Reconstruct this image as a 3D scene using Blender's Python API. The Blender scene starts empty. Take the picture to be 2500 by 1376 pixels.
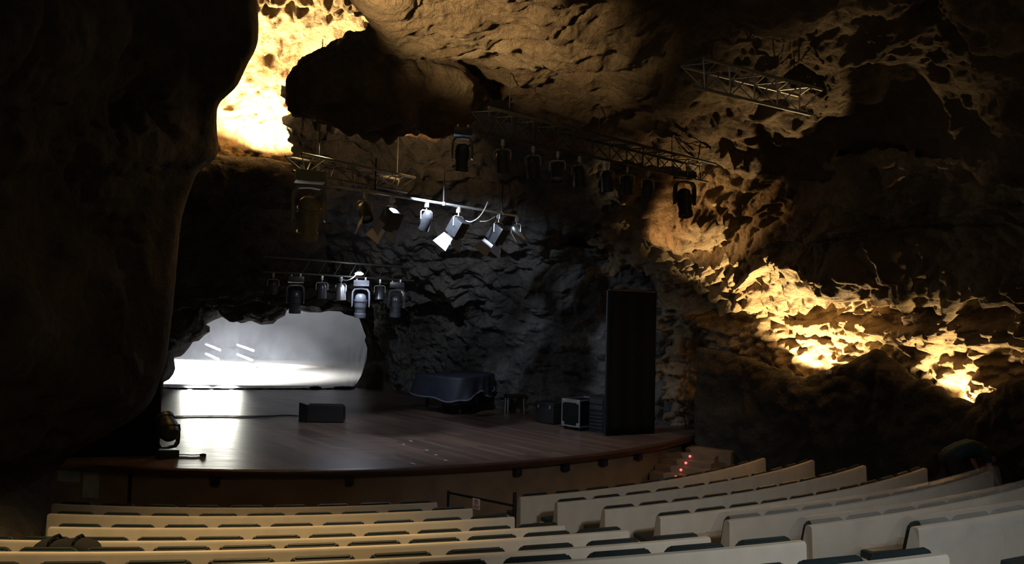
import bpy, bmesh, math, random
import numpy as np
from mathutils import Matrix, Vector
random.seed(4)
SC = bpy.context.scene
COL = SC.collection
PI = math.pi

# ---------------------------------------------------------------- camera, world, exposure
FPX, PITCH, ROLL, CAMZ = 1960.0, math.atan(80.845/1960.0), 0.022755, 3.64
cd = bpy.data.cameras.new('camera'); cam = bpy.data.objects.new('camera', cd); COL.objects.link(cam)
cd.sensor_width = 36.0; cd.lens = 36.0*FPX/2500.0; cd.clip_end = 300; cd.clip_start = 0.05
cam.matrix_world = Matrix.Translation((0, 0, CAMZ)) @ Matrix.Rotation(PI/2+PITCH, 4, 'X') @ Matrix.Rotation(ROLL, 4, 'Z')
SC.camera = cam
wd = bpy.data.worlds.new('ambient_fill'); SC.world = wd; wd.use_nodes = True  # even ambient fill, added to lift the black rock
wd.node_tree.nodes['Background'].inputs[0].default_value = (1.0, 0.92, 0.74, 1)
wd.node_tree.nodes['Background'].inputs[1].default_value = 0.035
SC.view_settings.view_transform = 'Standard'; SC.view_settings.look = 'None'
SC.view_settings.exposure = 0.0; SC.view_settings.gamma = 1.0; SC.view_settings.use_curve_mapping = False
try:
    SC.cycles.use_denoising = True
    SC.cycles.denoiser = 'OPENIMAGEDENOISE'
    SC.cycles.max_bounces = 6
    SC.cycles.sample_clamp_indirect = 4.0
except Exception:
    pass

def ray(px, py):
    a, b = px-1250.0, py-688.0
    c, s = math.cos(ROLL), math.sin(ROLL)
    x = (c*a+s*b)/FPX; u = (s*a-c*b)/FPX
    d = Vector((x, math.cos(PITCH)-u*math.sin(PITCH), math.sin(PITCH)+u*math.cos(PITCH)))
    return d/d.y
def P(px, py, Y):
    return Vector((0, 0, CAMZ)) + ray(px, py)*Y

# ---------------------------------------------------------------- lamps (the cave's own, plus added fill spots)
WARM = (1.0, 0.70, 0.33); AMBER = (1.0, 0.58, 0.24); COLD = (0.74, 0.84, 1.0)
def spot(name, loc, target, power, color, size=60, blend=0.6, radius=0.06):
    l = bpy.data.lights.new(name, 'SPOT'); l.energy = power; l.color = color
    l.spot_size = math.radians(size); l.spot_blend = blend; l.shadow_soft_size = radius
    o = bpy.data.objects.new(name, l); COL.objects.link(o); o.location = loc
    o.rotation_euler = (Vector(target)-Vector(loc)).to_track_quat('-Z', 'Y').to_euler()
    return o
def point(name, loc, power, color, radius=0.06):
    l = bpy.data.lights.new(name, 'POINT'); l.energy = power; l.color = color; l.shadow_soft_size = radius
    o = bpy.data.objects.new(name, l); COL.objects.link(o); o.location = loc
    return o
def area(name, loc, target, power, color, sx, sy, spread=180):
    l = bpy.data.lights.new(name, 'AREA'); l.energy = power; l.color = color; l.shape = 'RECTANGLE'
    l.size = sx; l.size_y = sy; l.spread = math.radians(spread)
    o = bpy.data.objects.new(name, l); COL.objects.link(o); o.location = loc
    o.rotation_euler = (Vector(target)-Vector(loc)).to_track_quat('-Z', 'Y').to_euler()
    return o
# niche uplight behind the ledge at upper left
spot('niche_uplight', P(612, 396, 16.9), P(670, 140, 17.3), 17000, WARM, 130, 0.35, 0.10)
# right wall uplights behind the parapet
spot('wall_uplight', P(1952, 950, 17.2), P(1995, 640, 17.1), 2000, WARM, 116, 0.5, 0.06)
spot('wall_uplight', P(2325, 1000, 14.22), P(2335, 700, 14.0), 750, WARM, 142, 0.5, 0.06)
# stage work lamp (bulb built below)
spot('work_lamp_beam', P(877, 672, 19.45), P(960, 1000, 18.6), 90, COLD, 165, 0.4, 0.08)
spot('deck_fill', P(1050, 446, 14.7), P(1110, 900, 18.0), 620, COLD, 110, 0.8, 0.05)  # added unseen cold spot, brightens deck, back wall and pipe
spot('front_row_fill', P(965, 500, 14.5), (-2.6, 11.9, 0.6), 260, COLD, 58, 0.9, 0.05)  # added unseen spot that brightens the front rows
# house lights over the seats
spot('house_light', (-2.2, 7.8, 7.6), (-3.0, 7.9, 1.0), 1500, (1.0, 0.68, 0.31), 68, 0.9, 0.25)
spot('house_light', (3.4, 8.0, 8.0), (3.2, 9.0, 1.0), 400, (1.0, 0.76, 0.44), 72, 1.0, 0.25)
spot('house_light', (3.4, -1.5, 6.6), (3.2, 5.4, 2.0), 1150, (0.86, 0.93, 1.0), 48, 0.9, 0.25)
spot('house_light', (-1.0, -1.0, 6.8), (-1.6, 8.4, 1.0), 125, (1.0, 0.76, 0.46), 62, 0.9, 0.25)
# ceiling washers
spot('ceiling_washer', (-3.0, 5.5, 5.2), P(1160, -30, 10.2), 5600, (1.0, 0.73, 0.37), 34, 0.9, 0.2)
spot('ceiling_washer', (7.2, 4.5, 4.4), P(2480, 60, 8.6), 30, (1.0, 0.74, 0.42), 36, 0.9, 0.2)
spot('red_rock_fill', P(985, 385, 14.2), P(965, 350, 16.4), 110, AMBER, 104, 0.7, 0.1)  # added unseen amber spot, reddens the rock strip over the stage
spot('truss_glow_fill', P(800, 350, 13.3), P(752, 392, 12.9), 30, WARM, 120, 0.7, 0.05)  # added unseen spot, carries the niche's warm glow onto the truss
spot('strata_fill', P(1430, 650, 16.8), P(1725, 525, 17.6), 520, AMBER, 47, 0.8, 0.1)  # added unseen spot in open air, lights the rock strata
# daylight chamber behind the gauze
spot('chamber_daylight', (-13.0, 31.0, 5.2), P(500, 915, 37.0), 42000, (0.98, 0.98, 1.0), 62, 1.0, 0.4)
spot('chamber_daylight', (-11.6, 32.0, 6.8), (-11.8, 33.2, 0.85), 14000, (1.0, 0.98, 0.95), 95, 1.0, 0.5)
for px_ in (482, 552):
    CL = P(px_, 925, 28.8); CL.z = 1.55
    spot('deck_streak_fill', CL, (CL.x*0.87, CL.y*0.87, 1.0), 2400, (1.0, 1.0, 0.86), 17, 0.9, 0.38)  # pair of spots added behind the gauze for the bright deck streak
point('chamber_fill', (-8.0, 35.0, 3.4), 12, (0.86, 0.90, 1.0), 0.4)

# ---------------------------------------------------------------- materials
MATS = {}
def new_mat(name):
    m = bpy.data.materials.new(name); m.use_nodes = True
    nt = m.node_tree; b = nt.nodes['Principled BSDF']
    return m, nt, b
def simple(name, col, rough=0.6, metal=0.0, var=0.12, scale=14.0, emit=None, estr=0.0, spec=None):
    if name in MATS: return MATS[name]
    m, nt, b = new_mat(name)
    n = nt.nodes.new('ShaderNodeTexNoise'); n.inputs['Scale'].default_value = scale; n.inputs['Detail'].default_value = 4
    tc = nt.nodes.new('ShaderNodeTexCoord'); nt.links.new(tc.outputs['Object'], n.inputs['Vector'])
    r = nt.nodes.new('ShaderNodeValToRGB')
    r.color_ramp.elements[0].position = 0.3; r.color_ramp.elements[1].position = 0.7
    r.color_ramp.elements[0].color = tuple(c*(1-var) for c in col)+(1,)
    r.color_ramp.elements[1].color = tuple(min(1, c*(1+var)) for c in col)+(1,)
    nt.links.new(n.outputs['Fac'], r.inputs['Fac']); nt.links.new(r.outputs['Color'], b.inputs['Base Color'])
    b.inputs['Roughness'].default_value = rough; b.inputs['Metallic'].default_value = metal
    if spec is not None: b.inputs['Specular IOR Level'].default_value = spec
    if emit:
        b.inputs['Emission Color'].default_value = tuple(emit)+(1,); b.inputs['Emission Strength'].default_value = estr
    MATS[name] = m
    return m
def rock_mat(name, dark, mid, light, scale=1.0, bump=0.9, rough=0.85):
    m, nt, b = new_mat(name)
    tc = nt.nodes.new('ShaderNodeTexCoord')
    n1 = nt.nodes.new('ShaderNodeTexNoise'); n1.inputs['Scale'].default_value = 0.55*scale; n1.inputs['Detail'].default_value = 8; n1.inputs['Roughness'].default_value = 0.62
    n2 = nt.nodes.new('ShaderNodeTexNoise'); n2.inputs['Scale'].default_value = 5.0*scale; n2.inputs['Detail'].default_value = 8; n2.inputs['Roughness'].default_value = 0.7
    n3 = nt.nodes.new('ShaderNodeTexNoise'); n3.inputs['Scale'].default_value = 16.0*scale; n3.inputs['Detail'].default_value = 6
    for n in (n1, n2, n3): nt.links.new(tc.outputs['Object'], n.inputs['Vector'])
    add = nt.nodes.new('ShaderNodeMath'); add.operation = 'MULTIPLY_ADD'; add.inputs[1].default_value = 0.45
    nt.links.new(n2.outputs['Fac'], add.inputs[0]); nt.links.new(n1.outputs['Fac'], add.inputs[2])
    r = nt.nodes.new('ShaderNodeValToRGB'); e = r.color_ramp.elements
    e[0].position = 0.52; e[0].color = tuple(dark)+(1,); e[1].position = 0.92; e[1].color = tuple(light)+(1,)
    k = e.new(0.72); k.color = tuple(mid)+(1,)
    nt.links.new(add.outputs[0], r.inputs['Fac']); nt.links.new(r.outputs['Color'], b.inputs['Base Color'])
    b.inputs['Roughness'].default_value = rough; b.inputs['Specular IOR Level'].default_value = 0.25
    add2 = nt.nodes.new('ShaderNodeMath'); add2.operation = 'MULTIPLY_ADD'; add2.inputs[1].default_value = 0.4
    nt.links.new(n3.outputs['Fac'], add2.inputs[0]); nt.links.new(n2.outputs['Fac'], add2.inputs[2])
    bp = nt.nodes.new('ShaderNodeBump'); bp.inputs['Strength'].default_value = bump; bp.inputs['Distance'].default_value = 0.22
    nt.links.new(add2.outputs[0], bp.inputs['Height']); nt.links.new(bp.outputs['Normal'], b.inputs['Normal'])
    return m
ROCK_WARM = rock_mat('lava_rock_tan', (0.16, 0.105, 0.06), (0.34, 0.25, 0.15), (0.52, 0.42, 0.27))
ROCK_RED = rock_mat('lava_rock_red', (0.07, 0.045, 0.027), (0.16, 0.110, 0.064), (0.27, 0.205, 0.128))
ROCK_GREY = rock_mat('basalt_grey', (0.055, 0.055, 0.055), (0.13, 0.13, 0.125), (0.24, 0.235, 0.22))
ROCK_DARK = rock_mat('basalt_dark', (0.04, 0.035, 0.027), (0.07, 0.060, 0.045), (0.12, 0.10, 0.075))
CONCRETE = simple('cream_concrete', (0.60, 0.53, 0.43), 0.75, 0, 0.07, 5)
FLOORMAT = simple('floor_paint', (0.22, 0.225, 0.20), 0.7, 0, 0.15, 3)
PAD = simple('pad_vinyl', (0.022, 0.034, 0.036), 0.45, 0, 0.2, 9)
BLACKM = simple('black_metal', (0.018, 0.018, 0.02), 0.45, 0.2, 0.2, 20)
FIXTURE = simple('fixture_shell', (0.035, 0.037, 0.042), 0.32, 0.1, 0.2, 12)
ALU = simple('aluminium', (0.62, 0.63, 0.65), 0.35, 0.9, 0.1, 20)
STEEL = simple('galvanised_steel', (0.50, 0.50, 0.47), 0.42, 0.7, 0.2, 25)
DSTEEL = simple('dark_steel', (0.07, 0.066, 0.055), 0.55, 0.3, 0.3, 25)  # darker steel tone for the middle truss and twin pipes
MSTEEL = simple('dull_steel', (0.22, 0.21, 0.17), 0.5, 0.4, 0.3, 25)
FLAP = simple('flap_metal', (0.45, 0.47, 0.53), 0.55, 0.2, 0.06, 10)
CABLEM = simple('cable_rubber', (0.02, 0.02, 0.02), 0.5)
CABLEW = simple('cable_pale', (0.62, 0.60, 0.56), 0.5)
LENS = simple('lens_glass', (0.10, 0.11, 0.14), 0.08, 0.0, 0.05, 5, spec=0.8)
FASCIA = simple('fascia_wood', (0.22, 0.145, 0.085), 0.6, 0, 0.18, 2.5)
NOSING = simple('nosing_wood', (0.055, 0.022, 0.013), 0.4, 0, 0.2, 4)
BLACKCLOTH = simple('black_cloth', (0.006, 0.0075, 0.007), 0.95, 0, 0.15, 6, spec=0.1)
BLUECLOTH = simple('navy_cloth', (0.018, 0.022, 0.036), 0.6, 0, 0.2, 5)
PALEBAND = simple('pale_band', (0.11, 0.12, 0.16), 0.6)

def deck_mat():
    m, nt, b = new_mat('stage_planks')
    tc = nt.nodes.new('ShaderNodeTexCoord')
    mp = nt.nodes.new('ShaderNodeMapping'); mp.inputs['Rotation'].default_value = (0, 0, math.radians(52))
    nt.links.new(tc.outputs['Object'], mp.inputs['Vector'])
    br = nt.nodes.new('ShaderNodeTexBrick'); br.inputs['Scale'].default_value = 1.0
    br.inputs['Color1'].default_value = (0.15, 0.095, 0.068, 1); br.inputs['Color2'].default_value = (0.075, 0.050, 0.040, 1)
    br.inputs['Mortar'].default_value = (0.012, 0.008, 0.006, 1)
    br.inputs['Mortar Size'].default_value = 0.004; br.inputs['Brick Width'].default_value = 2.6; br.inputs['Row Height'].default_value = 0.16
    nt.links.new(mp.outputs['Vector'], br.inputs['Vector'])
    n = nt.nodes.new('ShaderNodeTexNoise'); n.inputs['Scale'].default_value = 2.2; n.inputs['Detail'].default_value = 6
    mp2 = nt.nodes.new('ShaderNodeMapping'); mp2.inputs['Rotation'].default_value = (0, 0, math.radians(52)); mp2.inputs['Scale'].default_value = (0.5, 5, 1)
    nt.links.new(tc.outputs['Object'], mp2.inputs['Vector']); nt.links.new(mp2.outputs['Vector'], n.inputs['Vector'])
    mx = nt.nodes.new('ShaderNodeMix'); mx.data_type = 'RGBA'; mx.blend_type = 'MULTIPLY'; mx.inputs['Factor'].default_value = 0.7
    nt.links.new(br.outputs['Color'], mx.inputs['A']); nt.links.new(n.outputs['Color'], mx.inputs['B'])
    nt.links.new(br.outputs['Color'], b.inputs['Base Color'])
    mr = nt.nodes.new('ShaderNodeMapRange'); mr.inputs['To Min'].default_value = 0.24; mr.inputs['To Max'].default_value = 0.50; b.inputs['Specular IOR Level'].default_value = 0.8
    nt.links.new(n.outputs['Fac'], mr.inputs['Value']); nt.links.new(mr.outputs['Result'], b.inputs['Roughness'])
    bp = nt.nodes.new('ShaderNodeBump'); bp.inputs['Strength'].default_value = 0.12; bp.inputs['Distance'].default_value = 0.01
    nt.links.new(br.outputs['Fac'], bp.inputs['Height']); nt.links.new(bp.outputs['Normal'], b.inputs['Normal'])
    return m
DECK = deck_mat()
def veil_mat(name, col, opacity, transl, rough=0.6, gloss=0.0):
    m = bpy.data.materials.new(name); m.use_nodes = True; nt = m.node_tree
    for n in list(nt.nodes): nt.nodes.remove(n)
    out = nt.nodes.new('ShaderNodeOutputMaterial')
    tr = nt.nodes.new('ShaderNodeBsdfTransparent'); tl = nt.nodes.new('ShaderNodeBsdfTranslucent'); df = nt.nodes.new('ShaderNodeBsdfDiffuse')
    tl.inputs['Color'].default_value = tuple(col)+(1,); df.inputs['Color'].default_value = tuple(col)+(1,)
    a = nt.nodes.new('ShaderNodeMixShader'); a.inputs[0].default_value = transl
    nt.links.new(df.outputs[0], a.inputs[1]); nt.links.new(tl.outputs[0], a.inputs[2])
    last = a
    if gloss > 0:
        gl = nt.nodes.new('ShaderNodeBsdfGlossy'); gl.inputs['Roughness'].default_value = rough
        g = nt.nodes.new('ShaderNodeMixShader'); g.inputs[0].default_value = gloss
        nt.links.new(a.outputs[0], g.inputs[1]); nt.links.new(gl.outputs[0], g.inputs[2]); last = g
    b = nt.nodes.new('ShaderNodeMixShader')
    n = nt.nodes.new('ShaderNodeTexNoise'); n.inputs['Scale'].default_value = 1.4; n.inputs['Detail'].default_value = 5
    tc = nt.nodes.new('ShaderNodeTexCoord'); nt.links.new(tc.outputs['Object'], n.inputs['Vector'])
    mr = nt.nodes.new('ShaderNodeMapRange'); mr.inputs['From Min'].default_value = 0.3; mr.inputs['From Max'].default_value = 0.7
    mr.inputs['To Min'].default_value = max(0, opacity-0.06); mr.inputs['To Max'].default_value = min(1, opacity+0.06)
    nt.links.new(n.outputs['Fac'], mr.inputs['Value']); nt.links.new(mr.outputs['Result'], b.inputs[0])
    nt.links.new(tr.outputs[0], b.inputs[1]); nt.links.new(last.outputs[0], b.inputs[2]); nt.links.new(b.outputs[0], out.inputs[0])
    return m
GAUZE = veil_mat('white_gauze', (0.46, 0.50, 0.60), 0.45, 0.85)
PLASTIC = veil_mat('clear_plastic', (0.85, 0.85, 0.84), 0.36, 0.30, 0.22, 0.45)

# ---------------------------------------------------------------- tagging and mesh helpers
def tag(o, label=None, cat=None, group=None, kind=None):
    if label: o['label'] = label
    if cat: o['category'] = cat
    if group: o['group'] = group
    if kind: o['kind'] = kind
    return o
def thing(name, loc, label, cat, group=None, rot=None):
    o = bpy.data.objects.new(name, None); COL.objects.link(o); o.location = loc; o.empty_display_size = 0.1
    if rot is not None: o.rotation_euler = rot
    return tag(o, label, cat, group)
def copy_tree(o, parent=None):
    c = o.copy(); COL.objects.link(c); c.parent = parent
    for ch in list(o.children): copy_tree(ch, c)
    return c
def mesh_obj(name, verts, faces, mat, parent=None, smooth=True):
    me = bpy.data.meshes.new(name); me.from_pydata([tuple(v) for v in verts], [], faces); me.update()
    if smooth:
        me.polygons.foreach_set('use_smooth', [True]*len(me.polygons))
    me.materials.append(mat)
    o = bpy.data.objects.new(name, me); COL.objects.link(o); o.parent = parent
    return o
class MB:
    def __init__(s): s.bm = bmesh.new()
    def box(s, c, size, rot=None, bev=0.0):
        r = bmesh.ops.create_cube(s.bm, size=1.0); vs = r['verts']
        M = Matrix.Translation(c) @ (rot.to_4x4() if rot is not None else Matrix.Identity(4)) @ Matrix.Diagonal((*size, 1))
        bmesh.ops.transform(s.bm, matrix=M, verts=vs)
        if bev > 0:
            es = list({e for v in vs for e in v.link_edges})
            bmesh.ops.bevel(s.bm, geom=es, offset=bev, segments=2, affect='EDGES', profile=0.7)
        return s
    def tube(s, pts, r, n=8, caps=True):
        pts = [Vector(p) for p in pts]; rings = []
        for i, p in enumerate(pts):
            t = (pts[min(i+1, len(pts)-1)]-pts[max(i-1, 0)]).normalized()
            a = t.orthogonal().normalized() if i == 0 else (a - t*a.dot(t)).normalized()
            b = t.cross(a); rr = r[i] if isinstance(r, (list, tuple)) else r
            rings.append([s.bm.verts.new(p+(a*math.cos(2*PI*k/n)+b*math.sin(2*PI*k/n))*rr) for k in range(n)])
        for A, B in zip(rings, rings[1:]):
            for k in range(n): s.bm.faces.new((A[k], A[(k+1) % n], B[(k+1) % n], B[k]))
        if caps: s.bm.faces.new(rings[0][::-1]); s.bm.faces.new(rings[-1])
        return s
    def lathe(s, prof, M=Matrix.Identity(4), n=24):
        rings = []
        for r, z in prof:
            rings.append([s.bm.verts.new(M @ Vector((r*math.cos(2*PI*k/n), r*math.sin(2*PI*k/n), z))) for k in range(n)])
        for A, B in zip(rings, rings[1:]):
            for k in range(n): s.bm.faces.new((A[k], A[(k+1) % n], B[(k+1) % n], B[k]))
        if prof[0][0] > 1e-4: s.bm.faces.new(rings[0][::-1])
        if prof[-1][0] > 1e-4: s.bm.faces.new(rings[-1])
        return s
    def poly(s, pts, thick=None):
        vs = [s.bm.verts.new(Vector(p)) for p in pts]; f = s.bm.faces.new(vs)
        if thick is not None:
            r = bmesh.ops.extrude_face_region(s.bm, geom=[f])
            bmesh.ops.translate(s.bm, vec=thick, verts=[g for g in r['geom'] if isinstance(g, bmesh.types.BMVert)])
        return s
    def build(s, name, mat, parent=None, smooth=True):
        bmesh.ops.remove_doubles(s.bm, verts=s.bm.verts, dist=1e-5)
        bmesh.ops.recalc_face_normals(s.bm, faces=s.bm.faces)
        me = bpy.data.meshes.new(name); s.bm.to_mesh(me); s.bm.free()
        if smooth:
            me.polygons.foreach_set('use_smooth', [True]*len(me.polygons))
            try: me.set_sharp_from_angle(angle=math.radians(38))
            except Exception: pass
        me.materials.append(mat)
        o = bpy.data.objects.new(name, me); COL.objects.link(o); o.parent = parent
        return o

# ---------------------------------------------------------------- noise for the rock
def _h(ix, iy, iz, seed):
    n = (ix.astype(np.int64)*374761393 + iy.astype(np.int64)*668265263 + iz.astype(np.int64)*2147483647 + seed*1274126177) & 0xffffffff
    n = ((n ^ (n >> 13))*1274126177) & 0xffffffff
    n = ((n ^ (n >> 16))*2246822519) & 0xffffffff
    return ((n ^ (n >> 15)) & 0xffffff)/float(0xffffff)
def vnoise(p, seed):
    i = np.floor(p); f = p-i; u = f*f*f*(f*(f*6-15)+10); r = 0
    for a in (0, 1):
        for b in (0, 1):
            for c in (0, 1):
                w = (u[:, 0] if a else 1-u[:, 0])*(u[:, 1] if b else 1-u[:, 1])*(u[:, 2] if c else 1-u[:, 2])
                r = r+w*_h(i[:, 0]+a, i[:, 1]+b, i[:, 2]+c, seed)
    return r*2-1
def fbm(p, seed, oct=4, gain=0.5, ridged=False):
    r = 0; a = 1.0; q = p.copy(); t = 0
    for k in range(oct):
        v = vnoise(q, seed+k*7)
        r = r+a*((1-2*np.abs(v)) if ridged else v); t += a; a *= gain; q = q*2.03+11.3
    return r/t
def worley(p, seed):
    i = np.floor(p); best = np.full(len(p), 9.0); sec = np.full(len(p), 9.0)
    for a in (-1, 0, 1):
        for b in (-1, 0, 1):
            for c in (-1, 0, 1):
                x, y, z = i[:, 0]+a, i[:, 1]+b, i[:, 2]+c
                d = (x+_h(x, y, z, seed)-p[:, 0])**2+(y+_h(x, y, z, seed+1)-p[:, 1])**2+(z+_h(x, y, z, seed+2)-p[:, 2])**2
                sec = np.minimum(sec, np.maximum(best, d)); best = np.minimum(best, d)
    return np.sqrt(best), np.sqrt(sec)
def rock_disp(p, seed, A):
    """A: dict of amplitudes in metres: big, ridge, lump, cell, fine ; stretch = flattening of the strata"""
    st = np.array([1.0, 1.0, A.get('stretch', 1.0)])
    w = p+0.35*np.stack([fbm(p*0.7+5, seed+50, 2), fbm(p*0.7+25, seed+60, 2), fbm(p*0.7+45, seed+70, 2)], 1)
    d = np.zeros(len(p))
    if A.get('big'): d += A['big']*fbm(w*st/2.6, seed, 3)
    if A.get('ridge'): d += A['ridge']*fbm(w*st/1.1, seed+100, 4, 0.5, True)
    if A.get('lump'):
        f1, f2 = worley(w*st/A.get('lumpsize', 0.8), seed+200); d += A['lump']*(0.75-f1)*1.4
    if A.get('cell'):
        f1, f2 = worley(w*st/A.get('cellsize', 0.3), seed+300); d += A['cell']*(0.75-f1)*1.4
    if A.get('crack'):
        f1, f2 = worley(w*st/A.get('cracksize', 1.4), seed+400); d -= A['crack']*np.exp(-((f2-f1)/0.06)**2)
    if A.get('fine'): d += A['fine']*fbm(w/0.16, seed+500, 3, 0.55)
    return d
def cr(a, n):
    """Catmull-Rom resample of array a (k, ...) along axis 0 to n samples"""
    k = len(a); t = np.linspace(0, k-1, n); i = np.clip(np.floor(t).astype(int), 0, k-2); f = (t-i).reshape((-1,)+(1,)*(a.ndim-1))
    ext = np.concatenate([[2*a[0]-a[1]], a, [2*a[-1]-a[-2]]])
    p0, p1, p2, p3 = ext[i], ext[i+1], ext[i+2], ext[i+3]
    return 0.5*(2*p1+(p2-p0)*f+(2*p0-5*p1+4*p2-p3)*f*f+(3*p1-p0-3*p2+p3)*f**3)
def lin(a, n):
    k = len(a); t = np.linspace(0, k-1, n); i = np.clip(np.floor(t).astype(int), 0, k-2); f = (t-i).reshape((-1,)+(1,)*(a.ndim-1))
    return a[i]*(1-f)+a[i+1]*f
def rock_sheet(name, rows, nv, nu, A, seed, mat, closed=False, fade=None, bumps=(), calm=(), ragged=None, linear=False, kind='structure'):
    """rows: grid of world points; displaced towards the hall"""
    g = np.array([[list(p) for p in r] for r in rows], float)
    rs = lin if linear else cr
    g = rs(g, nv); g = np.swapaxes(rs(np.swapaxes(g, 0, 1), nu), 0, 1)
    du = np.gradient(g, axis=1); dv = np.gradient(g, axis=0)
    n = np.cross(du, dv); n /= np.maximum(np.linalg.norm(n, axis=2, keepdims=True), 1e-9)
    c = np.array([0.0, 2.0, 3.2])
    sgn = np.sign((n*(c-g)).sum(2).mean()); n = n*(sgn if sgn != 0 else 1)
    p = g.reshape(-1, 3)
    d = rock_disp(p, seed, {k: w for k, w in A.items() if k in ('big', 'ridge', 'stretch')}).reshape(nv, nu)
    for (b, r, mul) in calm:
        q = (((g-np.array(b))/np.array(r))**2).sum(2); d = d*(1-(1-mul)*np.exp(-q**1.5))
    d = d+rock_disp(p, seed, {k: w for k, w in A.items() if k not in ('big', 'ridge')}).reshape(nv, nu)
    if fade is not None: d = d*fade(np.linspace(0, 1, nv)[:, None], np.linspace(0, 1, nu)[None, :])
    for (b, r, amp, sharp) in bumps:
        b = np.array(b); r = np.array(r)
        q = (((g-b)/r)**2).sum(2); d = d+amp*np.exp(-q**sharp)
    g = g+n*d[:, :, None]
    if ragged:
        k = np.clip(1-np.linspace(0, 1, nu)/ragged[1], 0, 1)[None, :, None]
        j = fbm(p/0.35, seed+900, 4, 0.6).reshape(nv, nu)[:, :1, None]
        e = du/np.maximum(np.linalg.norm(du, axis=2, keepdims=True), 1e-9)
        g = g+e*k*j*ragged[0]
    idx = np.arange(nv*nu).reshape(nv, nu)
    f = np.stack([idx[:-1, :-1], idx[:-1, 1:], idx[1:, 1:], idx[1:, :-1]], -1).reshape(-1, 4)
    if closed:
        f2 = np.stack([idx[:-1, -1], idx[:-1, 0], idx[1:, 0], idx[1:, -1]], -1).reshape(-1, 4); f = np.concatenate([f, f2])
    me = bpy.data.meshes.new(name)
    me.vertices.add(nv*nu); me.vertices.foreach_set('co', g.reshape(-1).astype(np.float32))
    me.loops.add(len(f)*4); me.loops.foreach_set('vertex_index', f.reshape(-1).astype(np.int32))
    me.polygons.add(len(f)); me.polygons.foreach_set('loop_start', (np.arange(len(f))*4).astype(np.int32))
    me.update(calc_edges=True); me.validate()
    me.polygons.foreach_set('use_smooth', [True]*len(me.polygons)); me.materials.append(mat)
    o = bpy.data.objects.new(name, me); COL.objects.link(o); o['kind'] = kind
    return o
def grid(cols, table):
    """cols: px per column; table: list of (py or [py...], [Y per column])"""
    out = []
    for py, ys in table:
        pys = py if isinstance(py, (list, tuple)) else [py]*len(cols)
        out.append([P(x, y, Y) for x, y, Y in zip(cols, pys, ys)])
    return out

# ---------------------------------------------------------------- the cave
# right wall of lava, lit from below
cols = [1440, 1640, 1800, 1950, 2100, 2300, 2500, 2720, 3300]
tbl = [(330, [17.6, 17.2, 16.6, 15.6, 13.9, 12.4, 11.2, 10.0]),
       (430, [18.4, 17.8, 17.0, 16.2, 14.6, 13.0, 11.7, 10.4]),
       (540, [19.4, 18.4, 17.4, 16.6, 15.2, 13.4, 11.9, 10.5]),
       (620, [20.2, 19.2, 18.0, 16.8, 15.5, 13.4, 11.8, 10.4]),
       (690, [20.8, 20.0, 18.9, 17.0, 16.0, 13.9, 12.1, 10.6]),
       (740, [21.0, 20.3, 19.4, 17.9, 16.9, 14.6, 12.6, 11.0]),
       (820, [21.2, 20.4, 19.4, 18.0, 17.0, 14.8, 12.9, 11.2]),
       (900, [21.2, 20.4, 19.4, 18.1, 17.1, 14.9, 13.1, 11.4]),
       (1000, [21.2, 20.4, 19.4, 18.2, 17.2, 15.0, 13.3, 11.5]),
       (1120, [21.2, 20.4, 19.4, 18.2, 17.2, 15.0, 13.3, 11.5])]
B = []
def blob(px, py, Y, rx, rz, amp, sharp=1.5, ry=1.5): B.append((P(px, py, Y), (rx, ry, rz), amp, sharp))
blob(2040, 640, 16.0, 1.3, 0.35, 0.55); blob(2200, 600, 14.8, 0.9, 0.5, 0.5)
blob(1715, 760, 19.8, 0.40, 0.40, 0.5)
blob(1700, 520, 18.0, 1.3, 0.4, 0.5); blob(2350, 680, 13.6, 0.9, 0.3, 0.4)
blob(2320, 790, 14.6, 0.9, 0.3, 0.5); blob(2080, 500, 15.2, 0.5, 0.8, 0.6)
tbl = [(py, ys+[ys[-1]-2.6]) for py, ys in tbl]
rock_sheet('wall_right', grid(cols, tbl), 400, 720, dict(big=0.42, ridge=0.34, lump=0.22, lumpsize=0.9, cell=0.20, cellsize=0.28, fine=0.07, stretch=1.45), 3, ROCK_WARM, bumps=B, calm=[(P(1955, 830, 18.1), (0.9, 2.0, 0.8), 0.3), (P(2290, 925, 14.9), (0.7, 2, 0.5), 0.25)])
# parapet of rock in front of the two right-hand uplights
cols = [1700, 1800, 1880, 1960, 2030, 2120, 2200, 2280, 2370, 2430, 2560, 2720]
yy = [18.6, 18.0, 17.3, 16.6, 16.1, 15.5, 14.9, 14.2, 13.6, 13.2, 12.2, 11.2]
top = [850, 868, 895, 925, 900, 875, 905, 965, 990, 965, 950, 960]
tb = [([t+150 for t in top], [y+1.3 for y in yy]), ([t+60 for t in top], [y+0.3 for y in yy]), (top, [y+0.1 for y in yy]), ([t+40 for t in top], [y-0.15 for y in yy]),
      ([t+120 for t in top], [y-0.25 for y in yy]), ([1130]*12, [y-0.3 for y in yy]), ([1290]*12, [y-0.3 for y in yy])]
rock_sheet('wall_parapet', grid(cols, tb), 150, 360, dict(big=0.08, lump=0.14, lumpsize=0.7, cell=0.10, cellsize=0.3, fine=0.03), 11, ROCK_DARK)
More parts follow.
